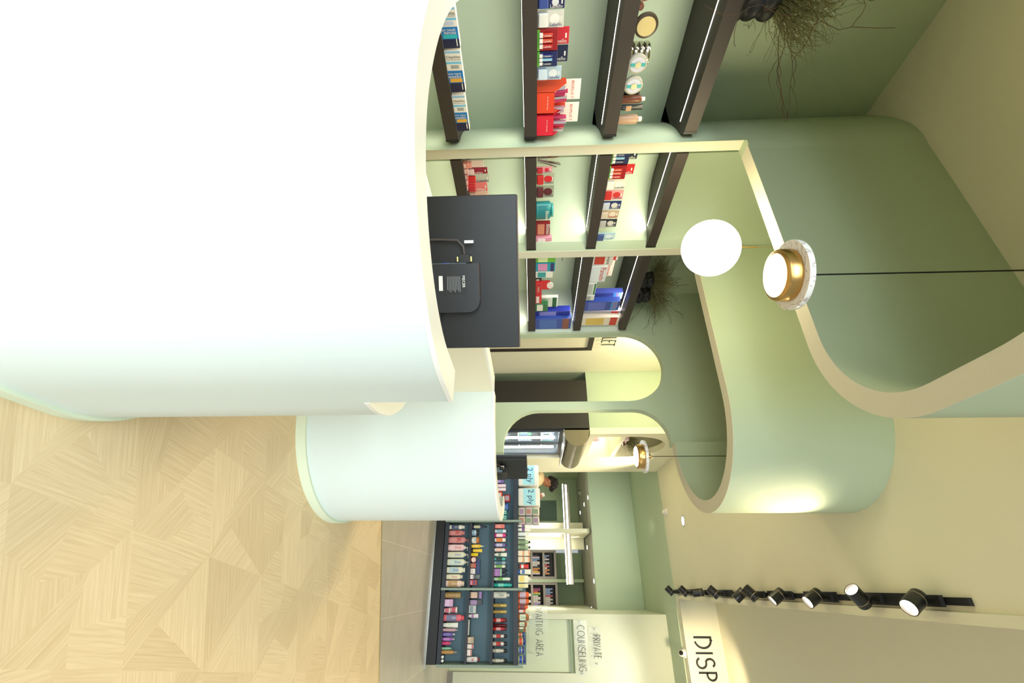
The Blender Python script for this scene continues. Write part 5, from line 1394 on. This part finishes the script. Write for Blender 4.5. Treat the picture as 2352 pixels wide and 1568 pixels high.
struct('door_3', box(da.x, db.x + .35, 12.375, 12.398, .003, db.z), mat('dark_green_doorway', (74, 92, 78), .7))
# linear lamp passing through the round opening
a_ = onY(1112, 1297, 10.45); b_ = onY(1342, 1309, 10.45)
ll = empty('linear_pendant_lamp', (a_.x, 10.45, a_.z)); tag(ll, 'long slim metal linear lamp passing through the round opening of the pier', 'lamp')
Ln = b_.x - a_.x
link('profile', box(0, Ln, -.075, .075, -.055, .075), ALU, ll)
link('diffuser', box(0, Ln, -.022, .022, -.0585, -.0555), mat('linear_diffuser', (255, 252, 246), .4, emit=8, ecol=(1, .97, .9)), ll)
link('front_light_line', box(0, Ln, -.0775, -.0755, -.055, -.045), mat('linear_edge', (255, 252, 246), .4, emit=5, ecol=(1, .97, .9)), ll)
link('front_diffuser', box(.02, Ln - .02, -.078, -.0755, -.005, .03), mat('linear_diffuser', (255, 252, 246)), ll)
light('linear_lamp_light', 'AREA', (a_.x + Ln / 2, 10.3, a_.z - .08), 30, (1, .96, .86), rot=(0, 0, 0), size=Ln, size_y=.08)
def cdown(u, v, lab):
    q = onZ(u, v, 2.475)
    d = empty('recessed_downlight', (q.x, q.y, 2.475)); tag(d, lab, 'downlight', 'small downlights in the grey back room ceiling')
    link('lens', lathe([(0, -.006), (.035, -.006), (.04, -.001), (0, -.001)], 20), mat('small_downlight', (255, 255, 250), .4, emit=7), d)
    light('back_room_light', 'SPOT', (q.x, q.y, 2.45), 9, (1, .95, .85), rot=(0, 0, 0), size=.04, spot=130, blend=.8)
for u, v, l in ((1142, 1350.5, 'small ceiling downlight nearest the pale column, first of three'), (1158, 1342, 'small ceiling downlight in the back room, second of the left three'), (1177, 1333, 'small ceiling downlight in the back room, third of the left three'),
                (1257, 1349, 'small ceiling downlight right of the pierced pier'), (1334, 1364.5, 'small ceiling downlight over the right medicine shelves'), (1398, 1359, 'small ceiling downlight at the waiting area wall')):
    cdown(u, v, l)
vc = onZ(1131, 1335, 2.475)
dc = empty('security_camera', (vc.x, vc.y, 2.475)); tag(dc, 'grey dome camera on the back room ceiling above the person', 'security camera')
link('dome', lathe([(0, -.07), (.04, -.06), (.055, -.03), (.055, -.001), (0, -.001)], 20), mat('camera_grey', (150, 156, 140), .4), dc, 50)
link('lens', lathe([(0, 0), (.014, 0), (.014, .006), (0, .006)], 12, M=Matrix.Translation((-.035, -.03, -.05)) @ Matrix.Rotation(PI / 2, 4, 'X')), BLACK, dc)
# medicine shelves
def med_unit(u0, u1, y, ztop, levels, lab, shelfcol=TAUPE):
    x0 = onY(u0, 1250, y).x; x1 = onY(u1, 1250, y).x
    r = empty('medicine_shelf_unit', (x0, y, 0)); tag(r, lab, 'shelf unit')
    W = x1 - x0
    link('side_panel', box(0, .05, 0, .35, .004, ztop), shelfcol, r); link('side_panel', box(W - .05, W, 0, .35, .004, ztop), shelfcol, r)
    link('back_panel', box(.05, W - .05, .34, .35, .004, ztop), DARKG, r)
    for z in levels: link('shelf_board', box(.051, W - .051, 0, .339, z - .05, z), shelfcol, r)
    return x0, x1
LZ = [onY(1330, v, 11.9).z for v in (1196, 1224, 1252)]
zt_ = onY(1330, 1279, 11.9).z
M1 = med_unit(1263, 1329, 11.9, zt_, LZ + [zt_], 'left taupe medicine shelf unit in the back room')
M2_ = med_unit(1337, 1401, 11.9, zt_ + .01, LZ + [zt_ + .01], 'right taupe medicine shelf unit in the back room')
struct('wall_shelf_column', box(M1[1] + .002, M2_[0] - .002, 11.86, 12.25, 0, 2.46), SAGE)
MEDC = {'p': (206, 184, 190), 'b': (120, 140, 180), 'w': (206, 196, 190), 'o': (190, 120, 50), 'r': (180, 60, 50), 'm': (140, 40, 90), 'g': (70, 150, 80), 'y': (214, 170, 60), 'k': (40, 38, 40), 'l': (170, 150, 200)}
def med_row(u0, u1, zi, spec, hts, where):
    n = len(spec); x0 = onY(u0, 1240, 11.9).x + .06; x1 = onY(u1, 1240, 11.9).x - .06
    st = (x1 - x0) / n
    for i, ch in enumerate(spec):
        for lv in range(hts[i % len(hts)]):
            hh = .055
            nb = NB_.get(ch)
            if not nb:
                o = link('medicine_box', box(-st * .46, st * .46, .02, .12, 0, hh - .002, bevel=.002), cm(MEDC[ch]), None)
                lk = o
                NB_[ch] = o
                o.location = (x0 + .005 + st * (i + .5), 11.9, LZ[zi] + .0005 + hh * lv)
            else:
                o = nb.copy(); COL.objects.link(o)
                o.location = (x0 + .005 + st * (i + .5), 11.9, LZ[zi] + .0005 + hh * lv)
            cn_ = {'p': 'pale pink', 'b': 'blue and white', 'w': 'off-white', 'o': 'brown orange', 'r': 'red and white', 'm': 'plum', 'g': 'green', 'y': 'yellow', 'k': 'black', 'l': 'lilac'}[ch]
            tag(o, '%s medicine box, %s, %s layer, %s from left' % (cn_, where, ('bottom', 'second', 'third', 'fourth')[lv], ORD[i]), 'box', 'medicine boxes on the back room shelves')
NB_ = {}
ORD = ('first', 'second', 'third', 'fourth', 'fifth', 'sixth', 'seventh', 'eighth', 'ninth', 'tenth', 'eleventh', 'twelfth')
med_row(1267, 1325, 1, 'kpbbwwwkooyp', (2, 3, 3), 'middle board, left unit')
med_row(1267, 1325, 2, 'bbpkwrrwooo', (2, 1), 'top board, left unit')
med_row(1343, 1397, 1, 'mmrygwwwwwll', (3, 3, 2), 'middle board, right unit')
med_row(1343, 1397, 2, 'bbbbrwwwww', (3, 2), 'top board, right unit')
med_row(1343, 1390, 0, 'wwpwkw', (2,), 'low board, right unit')

# ================================================================== THE PERSON AT THE DISPENSARY
def person():
    y = 7.95
    hp = onY(1107, 1262, y)                      # head centre
    P = Vector((hp.x, y, 0)); S = 1.0
    # local frame: the figure faces the picture's right, roughly +X, turned slightly towards the counter
    r = empty('person', (P.x - .03, P.y, .003), math.radians(12)); tag(r, 'dark curly-haired person in a tan shirt, head bowed over a phone', 'person')
    hz = hp.z
    SKIN = mat('skin_brown', (176, 118, 84), .55, noise=.04); HAIR = mat('hair_black', (26, 20, 18), .8, noise=.3, nscale=80)
    SHIRT = mat('tan_shirt', (224, 200, 156), .9, noise=.05); TRO = mat('dark_trousers', (38, 40, 48), .9); SHOE = mat('dark_shoes', (24, 22, 22), .5)
    def caps(bm, a, b, ra, rb, n=14):
        a, b = Vector(a), Vector(b); d = (b - a); L = d.length
        q = d.to_track_quat('Z', 'Y').to_matrix().to_4x4()
        pr = [(0, -ra)] + [(ra * math.cos(t), ra * math.sin(t)) for t in (-1.1, -.7, -.3, 0)] + [(rb * math.cos(t), L + rb * math.sin(t)) for t in (0, .3, .7, 1.1)] + [(0, L + rb)]
        add_lathe(bm, pr, n, M=Matrix.Translation(a) @ q)
    def ell(bm, c, rx, ry, rz, M=None, n=20):
        MM = Matrix.Translation(c) @ (M or Matrix.Identity(4)) @ Matrix.Diagonal((rx, ry, rz, 1))
        add_lathe(bm, [(0, -1)] + [(math.sin(t), -math.cos(t)) for t in [PI * i / 14 for i in range(1, 14)]] + [(0, 1)], n, M=MM)
    def rm(o, vox, sm=6):
        m = o.modifiers.new('surface', 'REMESH'); m.mode = 'VOXEL'; m.voxel_size = vox; m.use_smooth_shade = True
        s = o.modifiers.new('smooth', 'SMOOTH'); s.iterations = sm; s.factor = .5
    hx = .03
    T = Matrix.Translation((hx, 0, hz)) @ Matrix.Rotation(math.radians(38), 4, 'Y')     # bowed head
    b = bmesh.new()
    ell(b, (0, 0, 0), 1, 1, 1, T @ Matrix.Translation((-.008, 0, .03)) @ Matrix.Diagonal((.098, .076, .100, 1)))      # skull
    ell(b, (0, 0, 0), 1, 1, 1, T @ Matrix.Translation((.030, 0, -.035)) @ Matrix.Diagonal((.062, .058, .085, 1)))    # face
    ell(b, (0, 0, 0), 1, 1, 1, T @ Matrix.Translation((.054, 0, -.102)) @ Matrix.Diagonal((.030, .034, .026, 1)))    # chin
    ell(b, (0, 0, 0), 1, 1, 1, T @ Matrix.Translation((.092, 0, -.030)) @ Matrix.Rotation(-.3, 4, 'Y') @ Matrix.Diagonal((.014, .012, .026, 1)))   # nose
    ell(b, (0, 0, 0), 1, 1, 1, T @ Matrix.Translation((.081, 0, .010)) @ Matrix.Diagonal((.009, .044, .010, 1)))     # brow
    ell(b, (0, 0, 0), 1, 1, 1, T @ Matrix.Translation((.084, 0, -.068)) @ Matrix.Diagonal((.014, .022, .007, 1)))    # lips
    ell(b, (0, 0, 0), 1, 1, 1, T @ Matrix.Translation((.084, 0, -.079)) @ Matrix.Diagonal((.011, .020, .006, 1)))
    for s in (-1, 1):
        ell(b, (0, 0, 0), 1, 1, 1, T @ Matrix.Translation((-.012, s * .074, -.028)) @ Matrix.Rotation(-.15, 4, 'Y') @ Matrix.Diagonal((.015, .012, .028, 1)))
    sz = hz - .185                                                                # shoulders
    caps(b, (-.045, 0, sz + .02), (hx - .02, 0, hz - .04), .062, .055)
    caps(b, (-.03, 0, .98), (-.05, 0, sz - .07), .125, .15)
    caps(b, (-.03, -.07, .93), (-.03, .07, .93), .13, .13)
    caps(b, (-.05, -.15, sz - .03), (-.05, .15, sz - .03), .062, .062)
    def arm(s, el, wr):
        caps(b, (-.05, s * .19, sz - .04), el, .050, .040); caps(b, el, wr, .040, .026)
    phone = Vector((.235, -.045, hz - .155))
    eR, wR = Vector((.02, -.25, sz - .29)), Vector((.19, -.075, hz - .205))
    eL, wL = Vector((.03, .24, sz - .30)), Vector((.20, .05, hz - .26))
    arm(-1, eR, wR); arm(1, eL, wL)
    # right hand: palm, thumb and four bent fingers closed round the phone
    caps(b, wR, wR + Vector((.035, .012, .03)), .027, .030)
    pc = wR + Vector((.042, .012, .035))
    for k in range(4):
        a0 = pc + Vector((.004, -.02, .0175 * (k - 1.5) + .004)); a1 = a0 + Vector((.032 - .003 * abs(k - 1.5), -.012, .006)); a2 = a1 + Vector((.012, .020, .004))
        caps(b, a0, a1, .0082, .0076, 8); caps(b, a1, a2, .0076, .0068, 8)
    caps(b, wR + Vector((.02, .02, .02)), wR + Vector((.04, .045, .045)), .011, .009, 8)
    caps(b, wR + Vector((.04, .045, .045)), wR + Vector((.062, .048, .07)), .009, .007, 8)
    caps(b, wL, wL + Vector((.05, -.03, .03)), .025, .028)
    for k in range(4):
        a0 = wL + Vector((.055, -.035, .02 + .0178 * (k - 1.5))); a1 = a0 + Vector((.03, -.012, .012)); a2 = a1 + Vector((.004, -.024, .004))
        caps(b, a0, a1, .0082, .0076, 8); caps(b, a1, a2, .0076, .0068, 8)
    caps(b, wL + Vector((.03, -.01, .03)), wL + Vector((.05, -.02, .065)), .011, .008, 8)
    for s in (-1, 1):
        caps(b, (-.03, s * .09, .90), (.0, s * .10, .48), .085, .055); caps(b, (.0, s * .10, .48), (-.02, s * .10, .09), .052, .036)
        caps(b, (-.04, s * .10, .045), (.12, s * .11, .035), .038, .030)
    o = link('body', b, SKIN, r); rm(o, .0042, 2)
    for s in (-1, 1):
        link('eye', lathe([(0, -.011), (.008, -.008), (.011, 0), (.008, .008), (0, .011)], 12, M=T @ Matrix.Translation((.0765, s * .030, -.010))), mat('eye_dark', (60, 48, 40), .3), r, 60)
    R = random.Random(4)
    hb = bmesh.new()
    ell(hb, (0, 0, 0), 1, 1, 1, T @ Matrix.Translation((-.020, 0, .040)) @ Matrix.Diagonal((.096, .080, .094, 1)))
    ell(hb, (0, 0, 0), 1, 1, 1, T @ Matrix.Translation((-.058, 0, .0)) @ Matrix.Diagonal((.052, .070, .070, 1)))
    for i in range(150):
        a = R.uniform(0, 2 * PI); e = R.uniform(.0, 1.5)
        p = Vector((-.012 + .098 * math.cos(a) * math.cos(e), .082 * math.sin(a) * math.cos(e), .048 + .092 * math.sin(e)))
        if i < 45: p = Vector((R.uniform(.02, .105), R.uniform(-.06, .06), R.uniform(.065, .125)))
        s = R.uniform(.011, .020)
        ell(hb, (0, 0, 0), 1, 1, 1, T @ Matrix.Translation(p) @ Matrix.Diagonal((s, s, s, 1)), n=8)
    o = link('hair', hb, HAIR, r); rm(o, .006, 1)
    bb = bmesh.new()
    ell(bb, (0, 0, 0), 1, 1, 1, T @ Matrix.Translation((.053, 0, -.099)) @ Matrix.Diagonal((.033, .036, .028, 1)))
    o = link('beard', bb, mat('beard_black', (52, 34, 26), .9), r); rm(o, .004, 1)
    # shirt
    sb = bmesh.new()
    caps(sb, (-.03, 0, .96), (-.05, 0, sz - .06), .145, .165)
    caps(sb, (-.05, -.15, sz - .03), (-.05, .15, sz - .03), .075, .075)
    caps(sb, (-.055, 0, sz - .02), (-.035, 0, sz + .045), .085, .068)
    for s, el in ((-1, eR), (1, eL)): caps(sb, (-.05, s * .19, sz - .04), el + (Vector((-.05, s * .19, sz - .04)) - el) * .25, .068, .062)
    o = link('shirt', sb, SHIRT, r); rm(o, .009, 3)
    tb = bmesh.new()
    caps(tb, (-.03, -.07, .93), (-.03, .07, .93), .142, .142)
    for s in (-1, 1):
        caps(tb, (-.03, s * .09, .90), (.0, s * .10, .48), .098, .070); caps(tb, (.0, s * .10, .48), (-.02, s * .10, .09), .068, .060)
    o = link('trousers', tb, TRO, r); rm(o, .012, 3)
    for s in (-1, 1):
        q = bmesh.new(); caps(q, (-.05, s * .10, .052), (.14, s * .115, .042), .048, .040); add_box(q, -.09, .18, s * .105 - .04, s * .105 + .04, 0, .02)
        link('shoe', q, SHOE, r, 50)
    # phone, held: a thing of its own
    Mw = Matrix.Translation(r.location) @ Matrix.Rotation(r.rotation_euler.z, 4, 'Z')
    ph = empty('mobile_phone', tuple(Mw @ (phone + Vector((0, -.0, .0)))), r.rotation_euler.z + .35); tag(ph, 'white-faced phone with a black edge held in front of the bowed head', 'phone')
    Mp = Matrix.Rotation(-.25, 4, 'Y')
    link('phone_body', box(-.036, .036, -.004, .004, -.072, .072, M=Mp, bevel=.003), BLACK, ph)
    link('phone_cover', box(-.033, .033, -.0055, -.0042, -.068, .066, M=Mp), WHITEP, ph)
person()
